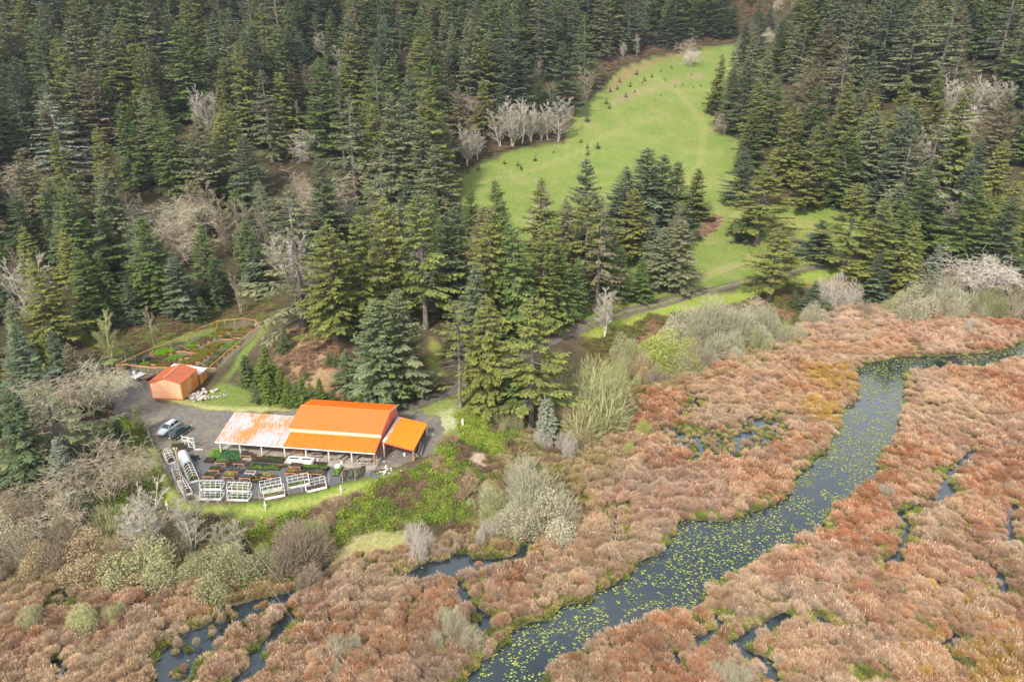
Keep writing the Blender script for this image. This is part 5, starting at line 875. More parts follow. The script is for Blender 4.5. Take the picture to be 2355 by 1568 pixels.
st = (RS.rand(n) < .20+.5*sstep(.50, .66, fbm(x, y, 9, 3, 41)))
gr = ((wd > -1.0) & (RS.rand(n) < .35)) | ((wd > -2.0) & (fbm(x, y, 3, 2, 77) > .56) & (RS.rand(n) < .7)) | ((mo < .22) & (fbm(x, y, 7, 3, 61) > .50) & (RS.rand(n) < .8)) | (mer & (RS.rand(n) < .55)); topb = sdist(marsh, x, y) > -4; gr |= topb & (RS.rand(n) < .35)
gcl = np.array([(.20,.24,.05),(.33,.29,.09),(.15,.17,.05),(.42,.34,.16)])[RS.randint(0, 4, n)]; idx = np.where(gr, 6+RS.randint(0, 2, n), idx); col[gr] = gcl[gr]
hgt = np.where(gr, .6+.4*RS.rand(n), hgt); w_ = .80+.55*RS.rand(n); w_ = np.where(mer | (wd > .2), w_*.6, w_)
zup = np.where(gr, 0, zup); zb = np.maximum(hz(x, y), WZ-.02)-.05
st &= ~gr; ns = st.sum(); ex = lambda a: np.concatenate([a, a[st]])
x, y, zb, zup, w_, hgt, wd = map(ex, (x, y, zb, zup, w_, hgt, wd)); idx = np.concatenate([idx, 4+RS.randint(0, 2, ns)]); col = np.vstack([col, np.array((.66,.50,.33))*(.8+.3*RS.rand(ns))[:, None]]); n = len(x)
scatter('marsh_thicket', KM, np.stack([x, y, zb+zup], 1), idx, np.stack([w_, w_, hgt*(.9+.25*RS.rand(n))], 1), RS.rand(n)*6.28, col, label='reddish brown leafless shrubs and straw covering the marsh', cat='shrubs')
print('marsh', n)
# lily pads
def pads(poly_list, n, dens_seed, size=(.10,.23), thr=.47):
    V = []; F = []; T = []; c = 0; r = np.random.RandomState(dens_seed); xs = r.uniform(-60, 190, n*14); ys = r.uniform(48, 205, n*14)
    s = infr(xs, ys, 6); xs, ys = xs[s], ys[s]; m = np.zeros(len(xs), bool)
    for p in poly_list: m |= inside(p, xs, ys)
    xs, ys = xs[m], ys[m]; wd_ = water_depth(xs, ys); f = fbm(xs, ys, 1.5, 3, 51); g = fbm(xs, ys, 12, 2, 53); m = (wd_ > .05) & (f > thr-.10*sstep(1.5, .2, wd_)+(g-.5)*.45+(fbm(xs, ys, 3.5, 2, 57)-.5)*.35); xs, ys = xs[m][:n], ys[m][:n]
    return xs, ys, r
def pad_mesh(name, xs, ys, r, size, label):
    k = 7; n = len(xs); a0 = r.rand(n)*6.28; R_ = size[0]+(size[1]-size[0])*r.rand(n)**1.5; V = np.zeros((n, k+1, 3)); V[:, 0] = np.stack([xs, ys, WZ+.012+0*xs], 1); tilt = (r.rand(n)-.4)*.10
    for i in range(k):
        a = a0+.35+(2*PI-.7)*i/(k-1); V[:, i+1] = np.stack([xs+R_*np.cos(a), ys+R_*np.sin(a)*(.85), WZ+.02+np.abs(np.sin(a-a0))*tilt.clip(0, 1)+.02*r.rand(n)], 1)
    F = (np.arange(n)[:, None, None]*(k+1)+np.array([[0, i, i+1] for i in range(1, k)])[None]).reshape(-1, 3); T = np.repeat(r.rand(n), k+1)
    o = link(name, np_mesh(name, V.reshape(-1, 3), F, [M_PAD], T)); return tag(o, label, 'water plants', None, 'stuff')
M_PAD = leaf_mat('lily_pad', base=(.26,.30,.07), var=.45, rough=.5)
xs, ys, r_ = pads([river], 19000, 61, thr=.385); pad_mesh('lily_pads', xs, ys, r_, (.07,.185), 'yellow green lily pads floating on the wide winding channel')
xs, ys, r_ = pads([pond, pool]+[np.vstack([p, p[::-1]+.5]) for p, w in streams], 520, 62, thr=.52); pad_mesh('lily_pads', xs, ys, r_, (.12,.25), 'scattered lily pads on the narrow dark pools')

# ---------------------------------------------------------------- leafy and dry undergrowth on the banks
K_LEAF = [P_(leafmass(140+i, 1.0, .75, 300, .17), M_TWIG_I) for i in range(3)]
K_DRY = [P_(thicket(150+i, 1.0, .7, 300, .04, .55, up=.6), M_TWIG_I) for i in range(2)]
KB = K_LEAF+K_DRY
def cover(name, polys, spacing, cols, leafshare, label, cat, hgt=(.7,1.3), size=(.8,1.3), feather=1.0, avoid=None, gap=None, seed=1):
    P = [hpoly(p) for p in polys]; out = []
    x0 = min(p[:, 0].min() for p in P)-3; x1 = max(p[:, 0].max() for p in P)+3; y0 = min(p[:, 1].min() for p in P)-3; y1 = max(p[:, 1].max() for p in P)+3
    x, y = jgrid(x0, x1, y0, y1, spacing); m = np.zeros(len(x), bool); wob = (fbm(x, y, 3, 3, seed)-.5)*3*feather
    for p in P: m |= sdist(p, x, y)+wob < 0
    m &= infr(x, y, 8) & (segdist(road, x, y) > 2.4) & (sdist(yard, x, y) > .6)
    if gap: m &= fbm(x, y, gap[0], 3, seed+3) > gap[1]
    if avoid is not None: m &= avoid(x, y)
    x, y = x[m], y[m]; n = len(x); c = np.array(cols); f = (fbm(x, y, 4, 3, seed+7)-.28)*2.3*len(c); ci = np.clip((f+RS.randn(n)*.55).astype(int), 0, len(c)-1)
    lf = RS.rand(n) < np.array(leafshare)[ci]; idx = np.where(lf, RS.randint(0, 3, n), 3+RS.randint(0, 2, n)); w_ = size[0]+(size[1]-size[0])*RS.rand(n); h_ = hgt[0]+(hgt[1]-hgt[0])*RS.rand(n)
    h_ = h_*(.7+.6*fbm(x, y, 3.3, 2, seed+5))
    print(name, n)
    return scatter(name, KB, np.stack([x, y, hz(x, y)-.08], 1), idx, np.stack([w_, w_, h_], 1), RS.rand(n)*6.28, c[ci]*(.85+.3*RS.rand(n))[:, None], label=label, cat=cat)
BG = (.13,.195,.03); BG2 = (.215,.265,.04); OL = (.16,.165,.045); BR = (.20,.135,.08); TN = (.38,.29,.17)
cover('bramble_patch', [[(560,1215),(700,1185),(800,1150),(900,1110),(1000,1060),(1010,1020),(1050,1030),(1100,1085),(1080,1140),(1060,1190),(1000,1210),(940,1215),(860,1215),(800,1245),(700,1290),(600,1290),(560,1255)]], .62,
 [BR, BG, OL, BG2, BG, BG2, BR, TN], [.3,.95,.95,.95,.95,1,.3,.1], 'bright green bramble thicket on the bank below the barn', 'brambles', (.8,1.6), seed=3)
cover('bramble_patch', [[(1055,955),(1110,935),(1150,960),(1180,1010),(1150,1060),(1110,1040),(1060,1000)]], .62, [BR, OL, BG, BG2, BG2], [.3,.9,.95,.95,.95], 'bramble patch beside the white post at the end of the track', 'brambles', (.6,1.2), seed=5)
cover('bramble_patch', [[(262,965),(300,950),(330,990),(335,1040),(340,1090),(380,1150),(330,1130),(290,1060),(265,1010)]], .62, [OL, BG, BG, OL], [.95,.95,.95,.95], 'green brambles along the left edge of the parking yard', 'brambles', (.7,1.4), seed=6)
cover('bank_scrub', [[(1120,1060),(1180,1010),(1200,960),(1300,900),(1420,820),(1440,860),(1400,940),(1330,1010),(1310,1080),(1280,1170),(1150,1210),(1060,1235),(1010,1220),(1090,1150)]], .85,
 [BR, (.26,.20,.08), OL, (.30,.27,.10), TN, (.24,.16,.09)], [.3,.5,.8,.5,.1,.2], 'mixed brown and olive scrub on the bank between barn and marsh', 'scrub', (.6,1.3), seed=7)
cover('bank_scrub', [[(1330,790),(1500,725),(1580,715),(1800,660),(1860,665),(1980,650),(2010,700),(1850,740),(1700,780),(1500,860),(1420,900),(1400,840)]], .95,
 [(.16,.13,.05), OL, (.13,.17,.03), BR, (.33,.20,.12)], [.8,.8,.9,.2,.1], 'brown and dark green scrub between the track and the marsh', 'scrub', (.5,1.1), seed=8)
cover('bank_scrub', [[(-60,1180),(100,1150),(260,1090),(300,1100),(330,1150),(400,1190),(560,1200),(560,1290),(700,1300),(560,1340),(420,1330),(250,1330),(130,1300),(-60,1320)]], .85,
 [(.17,.13,.07), (.22,.17,.08), OL, (.24,.22,.06), BR, (.20,.25,.04)], [.2,.4,.8,.7,.1,.9], 'tangled brown and olive scrub on the slope under the bare trees', 'scrub', (.6,1.4), seed=9)
cover('bank_scrub', [[(-40,830),(60,800),(240,840),(262,900),(230,960),(262,1000),(290,1080),(100,1160),(-60,1200)]], 1.2, [(.10,.08,.05),(.13,.12,.05),(.10,.13,.03),(.17,.12,.07)], [.2,.6,.9,.1], 'dim undergrowth beneath the big spruces left of the yard', 'scrub', (.6,1.3), seed=10)
cover('bank_scrub', [[(640,800),(670,765),(740,748),(800,800),(810,860),(740,850),(700,890),(650,860)]], .8, [(.27,.17,.10),(.33,.23,.14),(.24,.15,.09)], [.1,.0,.1], 'dry pinkish brown bracken on the knoll behind the barn', 'bracken', (.35,.7), gap=(2,.38), seed=11)
cover('wood_edge_scrub', [[(180,690),(330,700),(620,690),(640,745),(560,735),(440,760),(300,815),(240,830),(200,790)]], 1.0, [(.19,.12,.07),(.15,.15,.05),(.23,.15,.09),(.17,.19,.04)], [.2,.8,.1,.9], 'brown brush between the garden fence and the wood', 'scrub', (.4,.9), seed=12)
cover('wood_edge_scrub', [[(1062,395),(1100,370),(1180,340),(1300,318),(1325,250),(1390,195),(1430,150),(1530,120),(1620,105),(1700,98),(1700,60),(1850,0),(1700,-20),(1400,100),(1280,200),(1250,300),(1050,370)]], 2.2, [(.20,.13,.085),(.17,.14,.06),(.24,.17,.11)], [.2,.6,.1], 'reddish brown brush along the far edge of the meadow', 'scrub', (.8,1.5), (1.3,2.2), seed=13)
cover('wood_edge_scrub', [[(1600,535),(1625,505),(1655,495),(1660,515),(1640,535),(1610,548)]], 1.1, [(.28,.17,.11),(.33,.22,.15)], [.1,.0], 'dry brown brush at the foot of the spruce clump in the meadow', 'scrub', (.35,.7), gap=(3,.4), seed=14)
cover('wood_edge_scrub', [[(1620,240),(1640,290),(1700,325),(1790,400),(1690,370),(1740,470),(1900,490),(1990,470),(1960,400),(1800,300)]], 1.8, [(.20,.14,.08),(.13,.14,.05)], [.2,.8], 'undergrowth in the shade along the right side of the meadow', 'scrub', (.5,1.1), (1,1.8), gap=(5,.42), seed=15)
M_GRASS = None
# ---------------------------------------------------------------- trees
CF = {}
def addc(k, **kw): CF[k] = conifer('spruce_'+k, **kw)
addc('full1', seed=1, droop=.34, R=5.2); addc('full2', seed=2, droop=.42, R=4.9, hang=.5, prof=.75); addc('full3', seed=3, droop=.28, R=5.4, prof=.95, upturn=.4)
addc('dense1', seed=4, R=4.8, droop=.22, hang=.22, prof=.8, base=.03, wh=.52, dens=1.0); addc('dense2', seed=5, R=5.3, droop=.18, hang=.2, prof=1.0, base=.03, wh=.52)
addc('thin1', seed=6, R=5.4, droop=.5, hang=.45, sparse=.5, scrag=.6, base=.1, upturn=.5, wh=.75); addc('thin2', seed=7, R=5.8, droop=.55, hang=.35, sparse=.6, scrag=.7, upturn=.6, wh=.85)
addc('open1', seed=8, R=5.2, droop=.3, hang=.35, base=.22, sparse=.4, prof=.7); addc('snag1', seed=9, R=4.4, droop=.45, hang=.5, base=.2, sparse=.6, prof=.55, snag=.38, scrag=.2)
addc('young1', h=8, seed=10, R=2.3, droop=.1, hang=.1, base=.02, prof=.9, wh=.34, tw=.62); addc('narrow1', seed=12, R=3.8, droop=.4, hang=.4, prof=.7, wh=.6)
CM = {k: crown_meshes(c, M_NEEDLE, M_BARK) for k, c in CF.items()}
TC = dict(o=(.175,.192,.045), d=(.105,.155,.042), b=(.105,.143,.078), g=(.170,.188,.090), y=(.165,.198,.048), k=(.090,.128,.055), w=(.24,.27,.19), r=(.180,.155,.080), e=(.13,.19,.035), p=(.14,.178,.082))
WRK = 1.48
def spruce(x, y, z, h, wr, kind, col, label, group=None, name='spruce_tree', cat='tree'):
    cr, tr = CM[kind]; H0 = CF[kind][3]; s = h/H0; t = link(name, None); t.location = (x, y, z); t.rotation_euler = (0, 0, random.random()*6.28); t.scale = (s*wr*WRK, s*wr*WRK, s)
    t2 = link('trunk', tr, t); c2 = link('crown', cr, t); f = .88+.24*random.random(); c2.color = (col[0]*f*(.95+.1*random.random()), col[1]*f, col[2]*f, 1); tag(t, label, cat, group); return t
KEEP = [(330,850,131),(450,790,150),(520,770,160),(300,830,140)]   # (u, v, distance) that the filling trees must leave in view
TREES = []      # (x, y, radius) already planted
def plant(u, v, kind, col, h=None, base=None, wr=1.0, label=None, group=None, name='spruce_tree'):
    if base: 
        ub = u+(1177-u)/(4888-v)*(base-v); p = hit(ub, base); lo, hi = .5, 60
        for _ in range(30):
            m = (lo+hi)/2
            if proj(p[0], p[1], p[2]+m)[1] > v: lo = m
            else: hi = m
        h = m
    else: p = tip_hit(u, v, h)
    TREES.append((p[0], p[1], .14*h*wr)); q1 = proj(p[0], p[1], p[2]+h*.82); q2 = proj(p[0], p[1], p[2]+h*.6); KEEP.extend([(q1[0], q1[1], p[1])]+([(q2[0], q2[1], p[1])] if label else [])); c = TC[col] if isinstance(col, str) else col
    return spruce(p[0], p[1], p[2]-.1, h, wr, kind, c, label, group, name)
HAND = [ # tip u, tip v, kind, colour, height or base v (>60), width, label
 (75,600,'full1','o',800,1.05,'olive spruce with tiered drooping boughs at the left edge'),
 (175,572,'dense1','d',760,1.0,'dark green spruce just right of the tiered olive spruce'),
 (143,525,'full2','o',715,.85,'olive pointed spruce top behind the tiered olive spruce'),
 (48,520,'full2','o',700,.9,'olive spruce at the left edge behind the tiered spruce'),
 (30,745,'dense2','b',965,1.05,'dusty blue green spruce at the left edge level with the shed'),
 (95,872,'thin2','g',1085,1.5,'large grey olive spruce with long reaching boughs, left of the parking yard'),
 (20,900,'full3','k',1130,1.1,'dark spruce cut by the left edge below the dusty green one'),
 (128,1003,'dense2','w',1180,.75,'small silver blue spruce between the bare maples'),
 (310,932,'young1','o',995,.75,'small rusty green conifer at the corner of the parking yard'),
 (262,955,'dense2','k',1015,1.2,'low dark spruce beside the rusty green conifer'),
 (288,792,'young1','d',832,1.1,'little dark spruce outside the left end of the garden fence'),
 (325,498,'dense1','d',705,1.15,'broad dark spruce above the garden'),
 (400,588,'dense2','b',728,1.35,'squat blue green spruce directly behind the garden'),
 (285,650,'dense2','b',745,1.1,'blue green spruce with loose boughs left of the garden'),
 (460,515,'dense1','d',680,.95,'dark spruce behind the squat blue green one'),
 (487,598,'dense1','k',705,.95,'dark narrow spruce beyond the far end of the garden'),
 (456,684,'young1','d',742,1.0,'small round spruce at the brush edge above the garden'),
 (350,600,'full1','d',712,.9,None), (225,575,'full1','d',735,.9,None),
 (660,425,'thin2','g',750,1.15,'giant grey olive spruce with sweeping mossy boughs beside the knoll'),
 (748,512,'full1','o',780,1.05,'olive spruce with evenly tiered boughs next to the giant one'),
 (820,492,'full2','o',760,.95,'olive spruce right of the evenly tiered one'),
 (880,452,'full1','o',745,.9,'olive brown spruce with a fine pointed top above the barn ridge'),
 (735,362,'full3','k',27,1.05,'dark grey green spruce behind the giant mossy spruce'),
 (965,448,'open1','y',755,.92,'yellow green spruce with a gap baring its trunk halfway up'),
 (1040,480,'dense1','k',730,1.05,'dark blue green spruce in the shade right of the gapped spruce'),
 (1000,332,'full1','g',545,1.1,'tall grey olive spruce at the left corner of the meadow'),
 (900,210,'full3','g',36,1.0,None), (870,330,'thin1','g',34,1.0,'tall ragged spruce left of the meadow corner'),
 (862,690,'dense1','p',925,1.25,'pale tipped blue green spruce at the foot of the knoll, left one of three'),
 (916,664,'dense2','g',898,1.1,'grey green spruce rising behind the three at the foot of the knoll'),
 (885,722,'full3','d',918,.95,'dark green spruce in the middle of the clump above the barn roof'),
 (795,800,'dense2','p',890,1.2,'low blue green spruce at the left of the clump above the barn'),
 (1050,692,'snag1','o',935,.95,'thin spruce with dead grey lower limbs beside the track'),
 (1115,680,'full2','o',940,1.0,'brown olive spruce right of the one with dead limbs'),
 (1225,682,'open1','y',985,.95,'tall yellow green spruce with bare trunk foot at the marsh edge'),
 (1180,800,'full3','d',960,.8,'dark green spruce between the track and the yellow green spruce'),
 (1258,905,'full2','w',1015,1.0,'short weeping pale spruce at the foot of the yellow green one'),
 (1142,412,'full3','d',680,.9,'dark pointed spruce top against the lower meadow'),
 (1125,482,'full1','o',770,1.0,'broad olive gold spruce in the middle row'),
 (1185,520,'full2','d',785,.95,'dark green spruce leaning on the broad olive gold one'),
 (1246,408,'full3','o',690,.95,'olive spruce standing tallest left of the bare tops'),
 (1252,520,'dense1','y',765,.8,'bright green spruce in the middle row'),
 (1290,560,'full2','d',742,1.0,'dull green spruce in front of the bright one'),
 (1302,455,'narrow1','r',680,.95,'dark brownish spruce behind the middle row'),
 (1352,366,'dense1','b',640,.95,'slate blue pointed spruce top over the meadow'),
 (1354,448,'open1','o',700,.75,'olive spruce baring a white trunk in the middle row'),
 (1385,452,'thin1','r',712,.85,'ragged brown spruce right of the white trunk'),
 (1330,590,'narrow1','d',735,.9,'narrow green spruce by the bend of the track'),
 (1460,432,'full3','o',600,1.15,'olive spruce in front of the clump in the meadow'),
 (1492,342,'dense1','b',27,1.49,'tallest blue green spruce of the clump in the meadow'),
 (1440,382,'dense2','b',23,1.43,'blue green spruce on the left of the meadow clump'),
 (1527,355,'dense1','b',25,1.17,'blue green spruce second from the right in the meadow clump'),
 (1562,372,'dense1','k',24,1.17,'dark spruce behind the right end of the meadow clump'),
 (1607,386,'dense1','o',505,1.23,'deep green cone shaped spruce at the right end of the meadow clump'),
 (1478,590,'dense1','d',694,1.1,'bushy dark green spruce at the foot of the middle row'),
 (1527,522,'full3','g',665,1.2,'grey green spruce left of the pair above the track'),
 (1570,503,'full2','g',668,1.3,'grey green spruce right of the pair above the track'),
 (1430,560,'full3','d',695,.9,None),
 (1762,378,'open1','o',562,1.45,'broad brownish spruce leaning over a pale trunk in the meadow'),
 (1725,470,'dense2','k',555,1.25,'low dark spruce tucked beside the leaning brownish spruce'),
 (1792,522,'open1','o',690,1.4,'lone open spruce with a bare trunk straddling the track'),
 (1684,512,'young1','k',534,1.2,'knee high dark spruce alone on the grass'),
 (1975,420,'open1','o',635,1.15,'olive spruce with a bare lower trunk where the track ends'),
 (1890,505,'dense2','b',598,1.9,'wide low blue green spruce above the end of the track'),
 (2040,458,'full3','o',660,1.1,'olive spruce with pale leader right of the track end'),
 (2030,580,'dense2','b',692,1.2,'dark blue green spruce at the marsh edge right of the track'),
 (2112,508,'full2','o',680,.85,'narrow olive spruce at the marsh edge'),
 (2160,560,'dense2','w',650,1.1,'pale green bushy spruce behind the marsh edge'),
 (2255,402,'full3','d',605,1.15,'green spruce rising over the bare willows on the right'),
 (2138,385,'dense1','d',585,1.2,'broad dark green spruce at the right wood edge'),
 (2330,450,'full3','k',640,1.2,'dark spruce at the right edge of the picture above the willows'),
 (1878,646,'dense2','b',725,1.5,'stubby blue spruce standing alone in the marsh edge brush'),
 (1830,668,'young1','d',705,1.2,'small dark spruce left of the stubby blue one'),
 (1822,240,'full1','o',430,1.0,'olive spruce with a scraggy pale top at the right side of the meadow'),
 (1880,288,'full3','o',485,.9,'dark olive column like spruce at the right side of the meadow'),
 (1737,248,'dense1','d',400,1.0,'dark spruce standing out from the right wood into the meadow'),
 (1715,335,'dense2','b',470,1.1,'blue green spruce behind the broad brownish spruce'),
 (1690,150,'dense1','d',292,1.0,None),(1722,135,'full3','k',305,1.0,None),(1748,185,'full1','o',345,.9,None),(1652,180,'dense2','d',262,1.0,None),(1738,70,'full2','g',205,.9,None),(1765,110,'full1','o',240,.9,None),(1792,175,'full3','d',335,1.0,None),(1718,50,'dense1','k',150,1.0,None),(1752,25,'full3','b',135,1.0,None),(1802,45,'dense1','d',165,1.1,None),(1835,60,'full2','g',190,1.0,None),(1690,10,'dense1','d',85,1.2,None),(1660,15,'full3','k',92,1.2,None),
 (1660,125,'full1','o',262,.85,'pointed spruce at the upper right rim of the meadow'),
 (1700,78,'thin1','g',225,.8,'thin topped spruce at the upper end of the meadow'),
 (1960,290,'dense1','d',26,1.1,None), (1955,80,'thin1','g',32,1.0,None),(1770,115,'full2','g',30,.8,None),
 (2050,330,'dense2','b',24,.9,None), (2165,265,'thin2','g',33,1.4,'huge grey brown spruce with drooping pale boughs in the right wood'),
 (2100,315,'thin2','g',28,1.2,'ragged spruce with long pale side boughs in the right wood'),
 (2085,240,'full3','b',34,1.0,None), (2230,200,'full1','o',32,1.0,None), (2320,210,'full1','r',30,.9,None),(2310,320,'full2','o',28,.9,None),
 (1980,-5,'full3','g',38,1.1,None),(2120,5,'full3','g',38,1.1,None),(2200,-5,'thin1','g',38,1.2,None),
 (108,212,'thin2','w',31,1.25,'bare ribbed pale spruce skeleton high in the left wood'),
 (125,300,'full1','o',26,.8,None),(275,235,'full2','d',28,.8,None),(220,290,'full1','o',26,.75,None),(510,135,'dense1','o',30,1.0,'golden olive spruce beside the pale bare alders'),
 (320,110,'dense1','o',31,.85,'olive spruce with a sharp gold top high in the left wood'),(370,250,'narrow1','d',28,.9,None),(600,160,'thin1','g',32,1.0,None),(640,165,'full2','o',30,.9,None),(450,265,'full3','g',30,1.1,None),(560,310,'dense2','b',27,1.15,None),
 (235,380,'full3','g',25,1.0,None),(50,340,'full1','r',26,1.0,None),(150,430,'dense2','d',25,1.15,None),(800,220,'thin1','g',34,1.0,None),(1110,180,'full1','o',318,.9,None),(1150,190,'full3','b',318,1.0,None),
 (1298,92,'full3','k',262,1.1,'dark grey spruce towering over the bare alders at the meadow'),(1235,170,'dense1','d',268,1.1,'mottled dark green spruce between the bare alders at the meadow'),
 (1385,-20,'full2','g',135,1.0,None),(1255,-15,'full2','b',38,.9,None),(1450,-20,'full3','b',122,1.0,None),(1545,-10,'dense1','b',112,1.0,None),
]
for u, v, kd, cl, hb, wr, lab in HAND:
    g = None if lab else 'spruces of the hillside woods'
    lab = lab or '%s %s spruce %s in the wood %s of the meadow' % (dict(full='broad', dens='dense', thin='ragged', narr='narrow')[kd[:4]], dict(o='olive', d='dark green', b='blue green', g='grey green', k='blackish green', r='brownish', y='yellow green', w='pale')[cl], 'low' if v > 400 else 'halfway up the slope' if v > 150 else 'high', 'left' if u < 1400 else 'right')
    plant(u, v, kd, cl, h=hb if hb < 60 else None, base=hb if hb >= 60 else None, wr=wr, label=lab, group=g)

# leafless trees: alders, maples, willows
BARE = {}
def addb(k, leafy=0, fz=(5,.55,.028), **kw):
    sk, tips = bare_tree(**kw); parts = [sk]
    if fz: parts.append(fuzz(tips, kw['seed'], *fz))
    V, F, T = merge(parts); BARE[k] = (np_mesh('bare_'+k, V, F, [M_TWIG], T), kw['h']); print('bare', k, len(F))
for k, kw in dict(alder1=dict(seed=21), alder2=dict(seed=22, stems=2, nb=34), alder3=dict(seed=27, stems=4, nb=40, L0=.26), snag=dict(seed=25, nb=16, L0=.24, tw=2, up=.5)).items():
    V, F, T = alder(**kw); BARE[k] = (np_mesh('bare_'+k, V, F, [M_TWIG], T), 14.0); print(k, len(F))
addb('maple1', seed=23, h=14, depth=4, spread=.60, stems=3, lift=.5, rad0=.30, arch=.3, fz=None, nk=2, twig=2.3); addb('maple2', seed=24, h=14, depth=4, spread=.58, stems=5, lift=.4, arch=.5, rad0=.24, fz=None, nk=2, twig=2.3)
for k, kw in dict(willow1=dict(seed=31, k=6), willow2=dict(seed=32, k=4), willow3=dict(seed=36, k=8), leafy1=dict(seed=33, leaf=3800, n=3600, k=6), leafy2=dict(seed=34, leaf=3600, n=3400, k=4), brush1=dict(seed=35, n=3600, k=4, L=.8, w=.03)).items():
    V, F, T = clump(**kw); BARE[k] = (np_mesh('shrub_'+k, V, F, [M_TWIG], T), 6.0); print(k, len(F))
def bare_label(u, v, k, c):
    cw_ = dict(w='whitish', p='tan', l='pale', b='brown', m='mauve brown', s='grey green', v='olive', x='dull green')[c]; sh_ = dict(alder1='slender', alder2='forked', alder3='many stemmed', maple1='spreading', maple2='wide spreading', snag='sparse', leafy1='budding')[k]
    return '%s %s leafless tree among the spruces, %s %s of the meadow' % (sh_, cw_, 'low' if v > 380 else 'halfway up' if v > 150 else 'high up', 'left' if u < 1400 else 'right')
BC = dict(w=(.45,.41,.34), p=(.32,.275,.19), l=(.34,.32,.22), b=(.28,.225,.155), m=(.30,.235,.185), v=(.34,.345,.16), g=(.30,.34,.09), s=(.38,.36,.24), t=(.34,.27,.15), x=(.30,.30,.15))
def bare(u, v, base, kind, col, wr, label, group=None, name='bare_tree', cat='tree', h=None):
    if base is None: p = tip_hit(u, v, h)
    else:
        p = hit(u+(1177-u)/(4888-v)*(base-v), base); lo, hi = .3, 50
        for _ in range(25):
            m = (lo+hi)/2
            if proj(p[0], p[1], p[2]+m)[1] > v: lo = m
            else: hi = m
        h = m
    if label and 'leafless tree among' not in label:
        for ff in (.85, .55): q1 = proj(p[0], p[1], p[2]+h*ff); KEEP.append((q1[0], q1[1], p[1]))
    me, H0 = BARE[kind]; s = h/H0; o = link(name, me, None, (p[0], p[1], p[2]-.05), random.random()*6.28); k_ = 1.12 if kind in ('willow1','willow2','willow3','leafy1','leafy2','brush1') else .95; kind = 'willow3' if kind == 'willow1' and len(KEEP) % 2 else kind; me = BARE[kind][0]; o.data = me; o.scale = (s*wr*k_, s*wr*k_, s); f = random.uniform(.92, 1.08); c = BC[col]; o.color = (c[0]*f, c[1]*f, c[2]*f, 1); return tag(o, label, cat, group)
BT = [ # tip u, v, base v, kind, colour, width, label
 (330,835,1130,'maple1','l',0,''),
]
